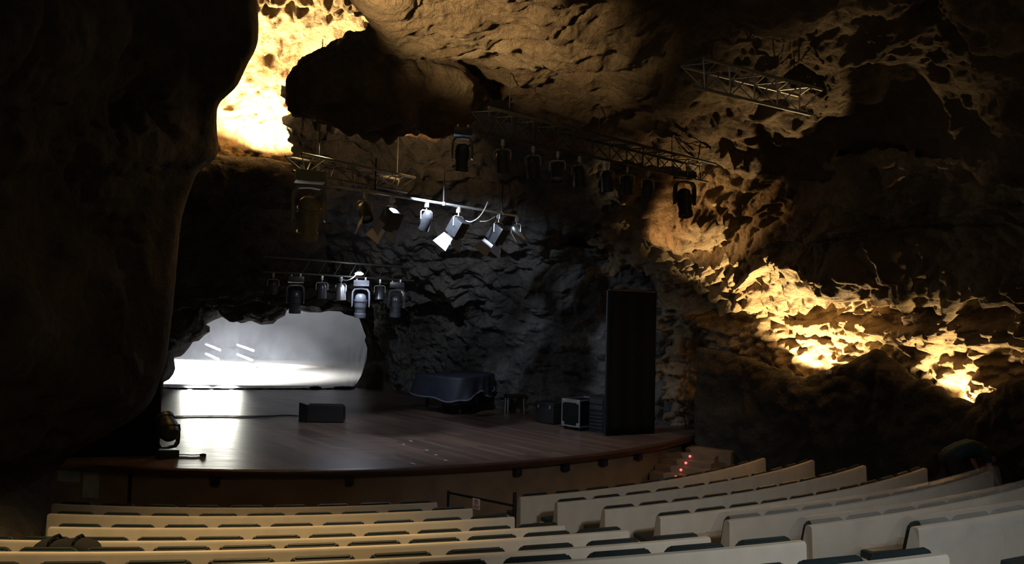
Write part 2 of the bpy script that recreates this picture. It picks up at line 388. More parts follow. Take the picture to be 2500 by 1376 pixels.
# ceiling
cols = [915, 935, 1050, 1250, 1500, 1750, 2000, 2250, 2500, 2760]
def ceil_y(py, z): return (z-CAMZ)*FPX/(768.8-py)
tbl = [(-200, [ceil_y(-200, 7.6)]*7+[7.2, 6.6]),
       (-60, [ceil_y(-60, 7.65)]*7+[8.0, 7.3]),
       (60, [ceil_y(60, 7.6)]*6+[10.4, 8.9, 8.0]),
       (160, [ceil_y(160, 7.5)]*5+[12.2, 11.0, 9.6, 8.6]),
       (240, [13.9, 13.9, 13.9, 14.0, 13.9, 13.2, 11.8, 10.2, 9.0]),
       ([300, 300, 308, 322, 330, 330, 330, 330, 330], [15.2, 15.2, 15.4, 15.6, 15.4, 14.2, 12.4, 10.7, 9.4]),
       ([312, 314, 325, 380, 420, 420, 420, 420, 420], [15.6, 15.6, 15.8, 17.2, 16.6, 15.0, 12.9, 11.2, 9.8]),
       (500, [20.0, 19.6, 19.0, 18.4, 17.4, 15.8, 13.6, 11.8, 10.2])]
tbl = [((py if not isinstance(py, list) else [py[0]]+py), [ys[0]+2.2]+ys) for py, ys in tbl[:7]]
rock_sheet('ceiling', grid(cols, tbl), 300, 520, dict(big=0.42, ridge=0.24, lump=0.26, lumpsize=1.1, crack=0.05, cracksize=1.7, cell=0.07, cellsize=0.4, fine=0.05), 21, ROCK_RED)
# hanging boulder at the top left of centre
def boulder(name, c, r, seed, mat, nu=220, nv=150, A=None):
    g = []
    for i in range(nv):
        ph = PI*i/(nv-1); g.append([(c[0]+r[0]*math.sin(ph)*math.cos(t), c[1]+r[1]*math.sin(ph)*math.sin(t), c[2]+r[2]*math.cos(ph)) for t in [2*PI*k/nu for k in range(nu)]])
    g = np.array(g); p = g.reshape(-1, 3); n = (p-np.array(c))/np.array(r); n /= np.maximum(np.linalg.norm(n, axis=1, keepdims=True), 1e-9)
    d = rock_disp(p, seed, A or dict(big=0.35, lump=0.25, lumpsize=0.9, cell=0.06, fine=0.03, crack=0.1))
    d = d.reshape(nv, nu); d[0] = d[0].mean(); d[-1] = d[-1].mean()
    g = (p+n*d.reshape(-1)[:, None])
    idx = np.arange(nv*nu).reshape(nv, nu); nx = np.roll(idx, -1, axis=1)
    f = np.stack([idx[:-1], nx[:-1], nx[1:], idx[1:]], -1).reshape(-1, 4)
    o = mesh_obj(name, g, [tuple(int(v) for v in q) for q in f], mat); o['kind'] = 'structure'
    return o
boulder('ceiling_boulder', P(945, 212, 12.7), (1.36, 1.0, 0.70), 31, ROCK_RED, A=dict(big=0.32, ridge=0.16, lump=0.28, lumpsize=0.7, cell=0.10, cellsize=0.3, fine=0.05))
# bright niche behind the left ledge
cols = [440, 560, 680, 800, 920, 1060]
tbl = [(-140, [13.6, 13.6, 13.5, 13.3, 13.0, 12.6]), (0, [15.0, 15.2, 15.2, 15.0, 14.6, 14.0]), (120, [16.6, 17.0, 17.2, 17.0, 16.6, 16.0]),
       (240, [17.6, 18.0, 18.2, 18.2, 18.0, 17.4]), (340, [17.8, 18.3, 18.6, 18.8, 18.8, 18.4]), (440, [17.8, 18.4, 18.8, 19.2, 19.4, 19.2])]
rock_sheet('wall_niche', grid(cols, tbl), 260, 260, dict(big=0.30, ridge=0.26, lump=0.20, lumpsize=0.7, cell=0.16, cellsize=0.28, fine=0.06), 41, ROCK_WARM)
# ledge and rock face below the niche, left of the stage rig
tb = [([400, 400, 404, 410, 420, 430], [17.6, 17.6, 17.6, 17.6, 17.8, 18.0]),
      ([374, 376, 380, 388, 402, 425], [16.2, 16.1, 16.0, 16.1, 16.5, 17.2]),
      ([420, 425, 430, 440, 450, 460], [15.9, 15.7, 15.7, 15.9, 16.4, 17.2]),
      ([520]*6, [16.5, 16.5, 16.8, 17.4, 18.2, 19.2]),
      ([640]*6, [18.2, 18.4, 19.0, 19.8, 20.6, 21.6]),
      ([738]*6, [20.6, 21.2, 22.0, 23.0, 24.0, 25.0]),
      ([900]*6, [21.0, 22.0, 24.5, 26.6, 27.0, 27.2])]
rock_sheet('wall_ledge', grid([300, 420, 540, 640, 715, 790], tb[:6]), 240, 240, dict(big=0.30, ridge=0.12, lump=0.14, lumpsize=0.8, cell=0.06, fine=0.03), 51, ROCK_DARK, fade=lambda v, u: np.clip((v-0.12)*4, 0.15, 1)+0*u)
# near left wall
edge = [(-200, 616), (-60, 618), (60, 622), (110, 618), (150, 598), (205, 570), (250, 528), (300, 520), (376, 518), (430, 470), (560, 430), (700, 420), (800, 408), (900, 392), (1000, 340), (1090, 200), (1135, 142), (1170, 120), (1240, 110), (1330, 92), (1420, 80)]
rowsL = []
for py, xe in edge:
    Ye = 12.6 if py < 1000 else 12.6-(py-1000)*0.0055
    if py > 1180: Ye = 11.9-(py-1180)*0.0125
    rowsL.append([P(xe, py, Ye+1.2), P(xe, py, Ye), P(xe-70, py, Ye-0.5), P(xe-240, py, Ye-1.6), P(xe-460, py, Ye-3.2), P(xe-760, py, Ye-4.8)])
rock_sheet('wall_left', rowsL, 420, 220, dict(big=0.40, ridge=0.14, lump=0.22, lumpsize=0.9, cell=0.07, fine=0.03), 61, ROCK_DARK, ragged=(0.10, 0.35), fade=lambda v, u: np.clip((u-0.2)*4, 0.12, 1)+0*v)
# ceiling over the back of the stage, falling towards the opening
cols = [700, 770, 880, 1000, 1120, 1260, 1420, 1600]
tbl = [([215, 235, 265, 280, 280, 280, 280, 280], [15.9, 15.6, 15.5, 15.5, 15.6, 15.6, 15.8, 16.2]),
       ([320, 320, 325, 330, 330, 330, 330, 330], [16.3, 16.2, 16.2, 16.2, 16.2, 16.4, 16.7, 17.0]),
       (400, [16.6, 17.0, 17.3, 17.2, 17.2, 17.2, 17.4, 17.8]),
       (470, [18.4, 18.6, 18.6, 18.4, 18.2, 18.2, 18.2, 18.6]),
       (560, [21.0, 21.2, 21.0, 20.4, 19.8, 19.4, 19.4, 19.6]),
       (640, [24.2, 23.6, 22.8, 22.0, 21.2, 20.6, 20.4, 20.4]),
       (720, [26.2, 25.6, 24.8, 23.6, 22.4, 21.6, 21.0, 20.8])]
gs = grid(cols, tbl)
for r_, (px0, py0, y0) in zip(gs, ((676, 212, 15.9), (690, 300, 16.3), (712, 402, 16.6), (712, 470, 18.4))): r_[0] = P(px0, py0, y0)
rock_sheet('ceiling_stage', gs, 300, 420, dict(big=0.40, ridge=0.26, lump=0.26, lumpsize=0.9, cell=0.14, cellsize=0.34, fine=0.06), 71, ROCK_GREY, ragged=(0.35, 0.10))
# wall at stage right, running back to the opening
cols = [912, 930, 975, 1050, 1150, 1260, 1400, 1520, 1660]
tbl = [([770, 680, 640, 620, 600, 590, 580, 570, 560], [28.2, 26.4, 24.6, 22.4, 21.0, 20.2, 19.8, 19.8, 19.8]),
       ([800, 760, 720, 690, 670, 660, 650, 640, 630], [28.8, 27.2, 25.6, 23.6, 22.2, 21.0, 20.4, 20.2, 20.2]),
       ([850, 820, 790, 770, 760, 750, 740, 730, 720], [29.4, 28.2, 26.6, 24.8, 23.4, 21.8, 20.9, 20.4, 20.4]),
       ([900, 880, 860, 850, 845, 840, 830, 820, 810], [29.6, 28.6, 27.2, 25.4, 23.8, 22.2, 21.1, 20.5, 20.4]),
       ([945, 940, 930, 930, 930, 930, 930, 930, 930], [29.7, 28.8, 27.4, 25.6, 24.0, 22.4, 21.2, 20.5, 20.4]),
       ([985, 990, 1000, 1030, 1040, 1060, 1080, 1090, 1100], [29.8, 28.9, 27.4, 25.6, 24.0, 22.4, 21.2, 20.5, 20.4])]
rock_sheet('wall_stage', grid(cols, tbl), 280, 420, dict(big=0.40, ridge=0.26, lump=0.28, lumpsize=0.8, cell=0.14, cellsize=0.32, fine=0.06, stretch=1.2), 81, ROCK_GREY, fade=lambda v, u: np.clip(u*5, 0.1, 1)+0*v)
# rock around the opening (ring mesh) -- its inner rim is the mouth of the tunnel
rim = [(145, 690), (145, 660), (150, 640), (190, 620), (222, 580), (235, 540), (225, 460), (275, 450), (300, 430), (335, 390), (365, 345), (410, 335), (450, 295), (490, 270), (490, 230), (462, 215), (480, 205), (530, 180), (600, 152), (650, 140), (715, 145), (725, 200), (740, 205), (780, 190), (830, 190), (870, 210), (890, 217), (960, 210), (990, 180), (1045, 150), (1060, 110), (1095, 102), (1150, 110), (1230, 125), (1310, 127), (1370, 115), (1470, 120), (1500, 140), (1560, 155), (1605, 170), (1625, 220), (1640, 265), (1655, 300), (1645, 330), (1665, 390), (1660, 460), (1640, 530), (1620, 590), (1590, 640), (1560, 670), (1560, 700)]
rim = [(340+x*0.33435, 720+y*0.33435) for x, y in rim]
def back_plane(px, py, off=0.0):
    r = ray(px, py); Y = (28.1+off+0.32*5.5)/(1-0.32*r.x)
    return Vector((0, 0, CAMZ))+r*Y
ctr = (650, 900)
ringrows = []
inner = [back_plane(x, y) for x, y in rim]
ringrows.append([p+Vector((0, 0.30, 0)) for p in inner]); ringrows.append(inner)
for s, dy in ((1.06, -0.35), (1.2, -1.0), (1.45, -2.0), (1.85, -3.2), (2.6, -4.4)):
    rr = []
    for (x, y) in rim:
        X, Yp = ctr[0]+(x-ctr[0])*s, ctr[1]+(y-ctr[1])*s
        rr.append(back_plane(X, Yp, dy*(1.0 if x < 800 else 0.45)))
    ringrows.append(rr)
rock_sheet('wall_back', ringrows, 100, 900, dict(big=0.25, ridge=0.14, lump=0.2, lumpsize=0.8, cell=0.08, fine=0.03), 91, ROCK_DARK, fade=lambda v, u: np.clip((v-0.2)*3, 0.0, 1)+0*u, linear=True)

# ---------------------------------------------------------------- floor, stage
CX, CY = -5.137, 24.388
def polar(r, th, z): return Vector((CX+r*math.sin(th), CY-r*math.cos(th), z))
ROWR = [13.03, 14.162, 15.352, 16.436, 17.616, 18.691, 19.793, 20.951]
ROWZ = [0.824, 0.986, 1.151, 1.307, 1.544, 1.747, 2.001, 2.225]   # top of each backrest
prof = [(5.0, 0.0)]
for k in range(1, 8):
    r = ROWR[k-1]+0.19; prof += [(r, ROWZ[k-1]-0.824), (r, ROWZ[k]-0.824)]
prof += [(22.3, ROWZ[7]-0.824), (22.3, ROWZ[7]-0.62), (27.5, 2.0)]
TH = [math.radians(a) for a in np.linspace(-62, 84, 120)]
v = [polar(r, t, z) for t in TH for r, z in prof]; m_ = len(prof)
f = [(i*m_+j, i*m_+j+1, (i+1)*m_+j+1, (i+1)*m_+j) for i in range(len(TH)-1) for j in range(m_-1)]
o = mesh_obj('floor', v, f, FLOORMAT, smooth=False); tag(o, kind='structure')

stage = thing('stage', (CX+0.5, CY-8.0, 0), 'wide curved wooden stage with dark planks and a red-brown rounded edge', 'stage')
off = -Vector(stage.location)
arc = [math.radians(a) for a in np.linspace(-25, 56, 110)]
pts = [polar(11.05, t, 1.0)+off for t in arc]
pts += [Vector((x, y, 1.0))+off for x, y in [(6.2, 20.6), (3.5, 21.6), (0.0, 24.6), (-3.0, 27.6), (-5.3, 28.9), (-9.0, 27.9), (-13.2, 26.4), (-13.4, 18.0)]]
MB().poly(pts, Vector((0, 0, -0.10))).build('deck', DECK, stage, smooth=False)
def sweep(prof, ths, cap=True):
    b = MB(); rings = [[b.bm.verts.new(polar(r, t, z)+off) for r, z in prof] for t in ths]; n = len(prof)
    for A, Bq in zip(rings, rings[1:]):
        for j in range(n): b.bm.faces.new((A[j], A[(j+1) % n], Bq[(j+1) % n], Bq[j]))
    b.bm.faces.new(rings[0]); b.bm.faces.new(rings[-1][::-1])
    return b
sweep([(11.05, 1.003), (11.11, 1.003), (11.15, 0.985), (11.16, 0.95), (11.15, 0.90), (11.12, 0.885), (11.05, 0.885)], arc).build('nosing', NOSING, stage)
fa0 = math.radians(3.2)
sweep([(10.88, 0.0), (10.92, 0.0), (10.92, 0.895), (10.88, 0.895)], arc).build('fascia', FASCIA, stage)
PATCH = simple('bare_blockwork', (0.36, 0.37, 0.29), 0.85, 0, 0.15, 8)
PATCHES = ((133, 189, 0.66, 0.86), (196, 236, 0.42, 0.86))
def patch(a0, a1, z0, z1):
    sweep([(10.92, z0), (10.93, z0), (10.93, z1), (10.92, z1)], [math.radians(a) for a in np.linspace(a0, a1, 6)]).build('bare_patch', PATCH, stage, smooth=False)['label'] = 'pale bare patch of blockwork'
def stage_front(px, py):
    """point on the stage front under pixel column"""
    best = min(np.linspace(-24, 55, 1600), key=lambda a: abs(proj_x(polar(11.0, math.radians(a), 0.8))-px)); return math.radians(best)
def proj_x(p):
    q = cam_inv @ p; return 1250+FPX*q.x/-q.z
cam_inv = cam.matrix_world.inverted()
for pa, pb, z0, z1 in PATCHES: patch(math.degrees(stage_front(pa, 0)), math.degrees(stage_front(pb, 0)), z0, z1)
t = stage_front(312, 0)
MB().box(polar(10.93, t, 0.44)+off, (0.05, 0.03, 0.88), Matrix.Rotation(t, 3, 'Z'), 0.004).build('batten', BLACKM, stage)
for px in (525, 852, 1263, 1380, 1473, 1558):
    t = stage_front(px, 0)
    MB().box(polar(11.0, t, 0.80)+off, (0.13, 0.14, 0.15), Matrix.Rotation(t, 3, 'Z'), 0.01).build('bracket', BLACKM, stage)
# tape marks belong to the deck's surface
TAPE = simple('white_tape', (0.7, 0.7, 0.72), 0.5)
for px, py, a, l in ((1003, 1076, 20, 0.10), (1042, 1098, 15, 0.09), (1064, 1110, 15, 0.09), (1088, 1123, 10, 0.08), (1008, 1131, 20, 0.16), (985, 1084, 20, 0.07)):
    r_ = ray(px, py); Y = (1.0-CAMZ)/r_.z; p = P(px, py, Y)
    MB().box(p+off+Vector((0, 0, 0.002)), (l, 0.03, 0.003), Matrix.Rotation(math.radians(-a-30), 3, 'Z')).build('tape_mark', TAPE, stage, smooth=False)

# stage steps with red marker lights
tang0, rs0 = math.radians(47.6), 11.55
def stair(i): return math.radians(47.0+1.42*i)
st = thing('stage_steps', polar(11.6, stair(1), 0), 'dark wooden steps up to the stage with four red marker lights', 'steps')
RED = simple('red_marker', (0.8, 0.05, 0.05), 0.4, emit=(1.0, 0.10, 0.09), estr=3.0)
so = -Vector(st.location)
leds = [(1651, 1163), (1663, 1146), (1675, 1129), (1685, 1113)]
for i, (px, py) in enumerate(leds):
    Y = 16.55+0.27*i; p = P(px, py, Y); h = p.z+0.03
    d = (P(1685, 1113, 17.36)-P(1651, 1163, 16.55)); d.z = 0; d.normalize(); nrm = Vector((d.y, -d.x, 0))
    rot = Matrix((d, -nrm, Vector((0, 0, 1)))).transposed()
    c = p+nrm*(-0.02)+d*0.14
    MB().box(Vector((c.x, c.y, h/2))+so, (0.29, 1.1, h), rot, 0.012).build('tread', FASCIA, st)
    b = MB(); b.lathe([(0, 0.03), (0.018, 0.026), (0.026, 0.012), (0.026, 0)], Matrix.Translation(p+so-d*0.012) @ (Vector((-d.x, -d.y, 0))).to_track_quat('Z', 'Y').to_matrix().to_4x4(), 12)
    b.build('marker_light', RED, st)['label'] = 'small glowing red marker light'
c = P(1720, 1090, 17.9); MB().box(Vector((c.x+0.25, c.y+0.15, 0.40))+so, (1.0, 1.0, 0.80), Matrix((d, -nrm, Vector((0, 0, 1)))).transposed(), 0.012).build('landing', FASCIA, st)

# ---------------------------------------------------------------- concrete bench rows with padded seats
BP = [(-0.01, 0.0), (0.0, 0.06), (0.035, 0.805), (0.05, 0.824), (0.10, 0.824), (0.115, 0.805), (0.205, 0.41), (0.60, 0.43), (0.60, 0.36), (0.55, 0.24), (0.57, 0.08), (0.66, 0.0)]
def back_pad():
    b = MB(); R = Matrix.Rotation(math.atan2(0.09, 0.395), 3, 'X'); w = 0.25
    v = [(-w, 0.0, 0), (w, 0.0, 0), (w, 0.0, 0.375), (w-0.04, 0.0, 0.420), (-w+0.04, 0.0, 0.420), (-w, 0.0, 0.375)]
    b.poly([(R @ Vector(q))+Vector((0, 0.205, 0.43)) for q in v], (R @ Vector((0, 0.055, 0.0))))
    bmesh.ops.recalc_face_normals(b.bm, faces=b.bm.faces)
    bmesh.ops.bevel(b.bm, geom=list(b.bm.edges), offset=0.014, segments=2, affect='EDGES')
    return b
def seat_pad():
    b = MB(); b.box((0, 0.42, 0.455), (0.50, 0.42, 0.065), Matrix.Rotation(math.radians(3), 3, 'X'), 0.02); return b
bp_mesh = seat_mesh = None
ORD = ['nearest the stage', 'second from the stage', 'third from the stage', 'fourth from the stage', 'fifth from the stage', 'sixth from the stage', 'seventh from the stage', 'farthest from the stage']
LEFT = [(-5.68, 18.41), (-2.75, 19.32), (0.08, 20.0), (-3.0, 20.69), (-0.5, 21.17), (1.5, 21.76), (4.5, 21.92), (10.0, 22.1)]
RIGHT = [(24.29, 53.39), (24.49, 51.34), (24.72, 48.15), (25.04, 46.82), (25.11, 43.67), (25.27, 44.0), (25.33, 43.0), (25.6, 36.0)]
def bench(k, a0, a1, side):
    global bp_mesh, seat_mesh
    zf = ROWZ[k]-0.824; R = ROWR[k]; am = math.radians((a0+a1)/2)
    extra = ', under plastic' if (side == 'right' and k in (4, 5, 6)) else ''
    t = thing('bench', polar(R-0.3, am, zf), 'curved cream concrete bench row %s of aisle, %s' % (side, ORD[k])+extra, 'bench', 'curved concrete bench rows')
    o2 = -Vector(t.location)
    n = max(6, int((a1-a0)/0.8)); ths = [math.radians(a) for a in np.linspace(a0, a1, n)]
    b = MB(); rings = [[b.bm.verts.new(polar(R-s, th, zf+z)+o2) for s, z in BP] for th in ths]; m = len(BP)
    for A, Bq in zip(rings, rings[1:]):
        for j in range(m): b.bm.faces.new((A[j], A[(j+1) % m], Bq[(j+1) % m], Bq[j]))
    b.bm.faces.new(rings[0]); b.bm.faces.new(rings[-1][::-1])
    b.build('bench_body', CONCRETE, t)
    arcl = math.radians(a1-a0)*(R-0.3); npad = max(2, int(arcl/0.545)); step = math.radians(a1-a0)/npad
    for i in range(npad):
        th = math.radians(a1)-(i+0.5)*step if side == 'left' else math.radians(a0)+(i+0.5)*step
        for nm in ('backrest_pad', 'seat_pad'):
            me = bp_mesh if nm == 'backrest_pad' else seat_mesh
            if me is None:
                o = (back_pad() if nm == 'backrest_pad' else seat_pad()).build(nm, PAD, t)
                if nm == 'backrest_pad': bp_mesh = o.data
                else: seat_mesh = o.data
            else:
                o = bpy.data.objects.new(nm, me); COL.objects.link(o); o.parent = t
            o.location = polar(R, th, zf)+o2; o.rotation_euler = (0, 0, th)
    return t
for k in range(8): bench(k, *LEFT[k], 'left')
for k in range(8): bench(k, *RIGHT[k], 'right')
# clear plastic dust sheets over three right-hand rows
def dust_sheet(k, a0, a1, label, seed):
    zf = ROWZ[k]-0.824; R = ROWR[k]
    pr = [(0.70, 0.16), (0.68, 0.40), (0.60, 0.53), (0.42, 0.53), (0.30, 0.62), (0.20, 0.80), (0.12, 0.895), (0.05, 0.90), (0.0, 0.86), (-0.03, 0.70), (-0.05, 0.50), (-0.07, 0.30), (-0.12, 0.14)]
    pr = cr(np.array(pr), 60); nth = int((a1-a0)*6); ths = np.radians(np.linspace(a0, a1, nth))
    s, z = pr[:, 0], pr[:, 1]
    g = np.array([[CX+(R-s_)*math.sin(t), CY-(R-s_)*math.cos(t), zf+z_] for t in ths for s_, z_ in zip(s, z)])
    q = np.stack([np.repeat(ths*R, len(s))/0.5, np.tile(np.linspace(0, 2.2, len(s)), nth)/0.55+np.repeat(ths*R, len(s))*0.6, np.zeros(nth*len(s))], 1)
    d = 0.050*(fbm(q, seed, 4, 0.6, True))+0.02
    wf = np.tile(np.clip(np.abs(np.linspace(-1, 1, len(s))-0.1)*2.5, 0.15, 1), nth)
    d = np.maximum(d, 0.0)*wf
    sg = np.tile(np.where(np.arange(len(s)) < 32, 0.5, -1.0), nth)
    th_r = np.repeat(ths, len(s))
    g[:, 0] -= np.sin(th_r)*d*sg; g[:, 1] += np.cos(th_r)*d*sg; g[:, 2] += d*0.5
    m = len(s); f = [(i*m+j, i*m+j+1, (i+1)*m+j+1, (i+1)*m+j) for i in range(nth-1) for j in range(m-1)]
    return tag(mesh_obj('dust_sheet', g, f, PLASTIC), label, 'dust sheet', 'plastic dust sheets over the rows')
dust_sheet(4, 25.0, 43.9, 'creased clear plastic sheet over fifth row from stage, right of aisle', 5)
dust_sheet(5, 25.1, 44.2, 'creased clear plastic sheet over sixth row from stage, right of aisle', 15)
dust_sheet(6, 25.2, 43.2, 'creased clear plastic sheet over seventh row from stage, right of aisle', 25)

# dark duffel bag on a bench at the left
bc = polar(ROWR[4]-0.42, math.radians(4.1), ROWZ[4]-0.824+0.52)
BAGM = simple('bag_canvas', (0.005, 0.0045, 0.0035), 0.9, 0, 0.25, 10)
bag = thing('duffel_bag', bc, 'dark slumped duffel bag lying on a bench seat at lower left', 'bag', rot=(0, 0, math.radians(3)))
g = []
for i in range(25):
    x = -0.29+0.58*i/24; e = max(0.0, 1-abs(x/0.30)**9)**0.5
    for j in range(28):
        a = 2*PI*j/28; cy, cz = math.cos(a), math.sin(a)
        yy_ = 0.15*math.copysign(abs(cy)**0.75, cy)*e; zz = 0.135+0.135*math.copysign(abs(cz)**0.5, cz)*(e if cz < 0 else e*(0.95+0.05*math.sin(x*18)))
        g.append((x*(1.12-0.9*zz), yy_, zz*1.2))
f = [(i*28+j, i*28+(j+1) % 28, (i+1)*28+(j+1) % 28, (i+1)*28+j) for i in range(24) for j in range(28)]
mesh_obj('bag_body', g, f, BAGM, bag)
for x in (-0.1, 0.1):
    MB().tube([(x, -0.12, 0.25), (x*1.05, -0.10, 0.315), (x, -0.02, 0.345), (x, 0.06, 0.34), (x, 0.13, 0.28)], 0.014, 6).build('strap', BLACKCLOTH, bag)
MB().tube([(0.28, 0, 0.10), (0.33, -0.02, 0.03), (0.36, -0.03, 0.012), (0.38, -0.02, 0.012)], 0.012, 6).build('strap', BLACKCLOTH, bag)

# low barrier with sign at the aisle foot
pA = P(1094, 1230, 12.9); pB = P(1256, 1250, 12.1)
pA = Vector((pA.x, pA.y, 0)); pB = Vector((pB.x, pB.y, 0)); 
bar = thing('barrier', pA, 'low black barrier across the aisle foot in front of the stage', 'barrier')
dv_ = pB-pA
b = MB(); b.tube([(0, 0, 0), (0, 0, 0.83)], 0.022, 12); b.lathe([(0, 0), (0.16, 0), (0.16, 0.012), (0.03, 0.03), (0, 0.03)], Matrix.Identity(4), 24); b.build('post', BLACKM, bar)
b = MB(); b.tube([dv_, dv_+Vector((0, 0, 1.0))], 0.03, 12); b.lathe([(0, 0), (0.16, 0), (0.16, 0.012), (0.03, 0.03), (0, 0.03)], Matrix.Translation(dv_), 24); b.build('post', BLACKM, bar)
ang_ = math.atan2(dv_.y, dv_.x); Rz = Matrix.Rotation(ang_, 3, 'Z')
MB().box(dv_*0.5+Vector((0, 0, 0.80)), (dv_.length-0.04, 0.015, 0.035), Rz, 0.003).build('rail', BLACKM, bar)
sp = pA+dv_*0.44
sign = thing('sign', (sp.x, sp.y-0.03, 0.72), 'small white prohibition sign with red ring hung on black barrier', 'sign', rot=(0, 0, ang_))
WHITE = simple('sign_white', (0.80, 0.74, 0.70), 0.5, 0, 0.03); SRED = simple('sign_red', (0.45, 0.06, 0.05), 0.5); SBLK = simple('sign_black', (0.03, 0.03, 0.03), 0.5)
MB().box((0, 0, 0.0), (0.145, 0.008, 0.165), None, 0.003).build('board', WHITE, sign, smooth=False)
b = MB(); b.tube([(0.036*math.cos(a), -0.006, 0.030+0.036*math.sin(a)) for a in np.linspace(0, 2*PI, 33)], 0.0045, 6); b.tube([(-0.025, -0.006, 0.055), (0.025, -0.006, 0.005)], 0.004, 6); b.build('prohibition_ring', SRED, sign)
b = MB(); b.box((0, -0.005, 0.026), (0.010, 0.003, 0.034)); b.box((0.0, -0.005, 0.050), (0.011, 0.003, 0.010)); b.box((0.004, -0.005, 0.034), (0.018, 0.003, 0.006)); b.build('pictogram', SBLK, sign, smooth=False)
MB().box((0, -0.005, -0.045), (0.115, 0.003, 0.044)).build('caption_band', SRED, sign, smooth=False)
b = MB()
for j, zz in enumerate((-0.035, -0.055)):
    for i in range(7): b.box((-0.045+i*0.015, -0.007, zz), (0.008, 0.002, 0.011))
b.build('lettering', WHITE, sign, smooth=False)

# ---------------------------------------------------------------- stage dressing
def on_deck(px, py):
    r_ = ray(px, py); return P(px, py, (1.0-CAMZ)/r_.z)
# wedge monitor
wa, wb = on_deck(750, 1031), on_deck(837, 1032); wc = on_deck(730, 1026)
ctrm = (wa+wb)/2; wdir = (wb-wa); W = wdir.length; wang = math.atan2(wdir.y, wdir.x)
mon = thing('stage_monitor', (ctrm.x, ctrm.y, 1.0), 'black wedge loudspeaker standing alone in the middle of stage', 'loudspeaker', rot=(0, 0, wang))
H_ = 0.43
b = MB(); b.poly([(-W/2, 0.0, 0.015), (-W/2, 0.0, H_*0.93), (-W/2, 0.09, H_), (-W/2, 0.40, H_*0.78), (-W/2, 0.52, 0.015)], Vector((W, 0, 0)))
bmesh.ops.bevel(b.bm, geom=list(b.bm.edges), offset=0.008, segments=2, affect='EDGES'); b.build('cabinet', BLACKM, mon)
b = MB(); b.box((0, 0.262, H_*0.905), (W*0.92, 0.30, 0.01), Matrix.Rotation(-math.atan2(H_*0.22, 0.31), 3, 'X'), 0.002); b.build('grille', FIXTURE, mon)
for sx in (-1, 1): MB().box((sx*(W/2-0.06), 0.2, 0.0075), (0.05, 0.3, 0.015)).build('foot', CABLEM, mon)
for sx in (-1, 1): MB().tube([(sx*(W/2+0.004), 0.16, 0.24), (sx*(W/2+0.02), 0.18, 0.24), (sx*(W/2+0.02), 0.28, 0.24), (sx*(W/2+0.004), 0.30, 0.24)], 0.009, 6).build('handle', BLACKM, mon)
# leaning panel at the monitor's left side
b = MB(); b.poly([(-W/2-0.225, 0.14, 0.0), (-W/2+0.002, 0.0, 0.0), (-W/2+0.002, 0.0, H_*0.95), (-W/2-0.225, 0.14, H_*1.06)], Vector((0.008, 0.014, 0)))
b.build('side_wing', BLACKM, mon)
# cables on the deck
def cable(pts, r, label, mat=None, name='cable', n=60, group=None):
    p = cr(np.array([list(q) for q in pts]), n)
    return tag(MB().tube(p, r, 6).build(name, mat or CABLEM), label, 'cable', group)
c1 = [on_deck(x, y)+Vector((0, 0, 0.014)) for x, y in ((350, 1018), (430, 1017), (520, 1016), (600, 1017), (660, 1016), (700, 1014), (728, 1016))]
cable(c1, 0.013, 'black cable running across the stage to the wedge loudspeaker')
c2 = [on_deck(x, y)+Vector((0, 0, 0.012)) for x, y in ((420, 1112), (445, 1111), (470, 1112), (488, 1111))]
o = cable(c2, 0.009, 'short black cable with plug at the front left of stage')
b = MB(); b.tube([c2[-1], c2[-1]+Vector((0.05, 0, 0.004)), c2[-1]+Vector((0.11, 0.0, 0.0))], [0.014, 0.022, 0.016], 10); b.build('plug', CABLEM, o)
# hem roll and sandbags along the foot of the gauze
hem = [on_deck(x, y)+Vector((0, -0.03, 0.022)) for x, y in ((386, 947), (440, 949), (520, 950), (600, 950), (680, 950), (740, 950), (800, 950), (860, 949))]
p = cr(np.array([list(q) for q in hem]), 120)
tag(MB().tube(p, [0.024+0.008*math.sin(i*0.9)*math.sin(i*0.23) for i in range(120)], 8).build('weight_roll', BLACKCLOTH), 'long thin black weight roll along the foot of the gauze', 'weight roll')
def sandbag(px, py, l, label):
    p = on_deck(px, py); t = thing('sandbag', (p.x, p.y-0.12, 1.0), label, 'sandbag', rot=(0, 0, 0.25))
    g = []
    for i in range(17):
        x = -l/2+l*i/16; e = max(0, 1-abs(2*x/l)**3.0)**0.5*(0.75+0.25*abs(math.sin(i*0.7)))
        for j in range(16):
            a = 2*PI*j/16; g.append((x, 0.11*math.cos(a)*e, max(0.0, 0.05+0.055*math.sin(a)*e)))
    f = [(i*16+j, i*16+(j+1) % 16, (i+1)*16+(j+1) % 16, (i+1)*16+j) for i in range(16) for j in range(16)]
    mesh_obj('sack', g, f, BLACKCLOTH, t)
    MB().box((0, 0, 0.105), (0.16, 0.03, 0.012), None, 0.004).build('carry_strap', CABLEM, t)
sandbag(772, 949, 0.42, 'small black sandbag on the gauze foot, left of the pair')
sandbag(842, 949, 0.75, 'long black sandbag at the right end of the gauze foot')
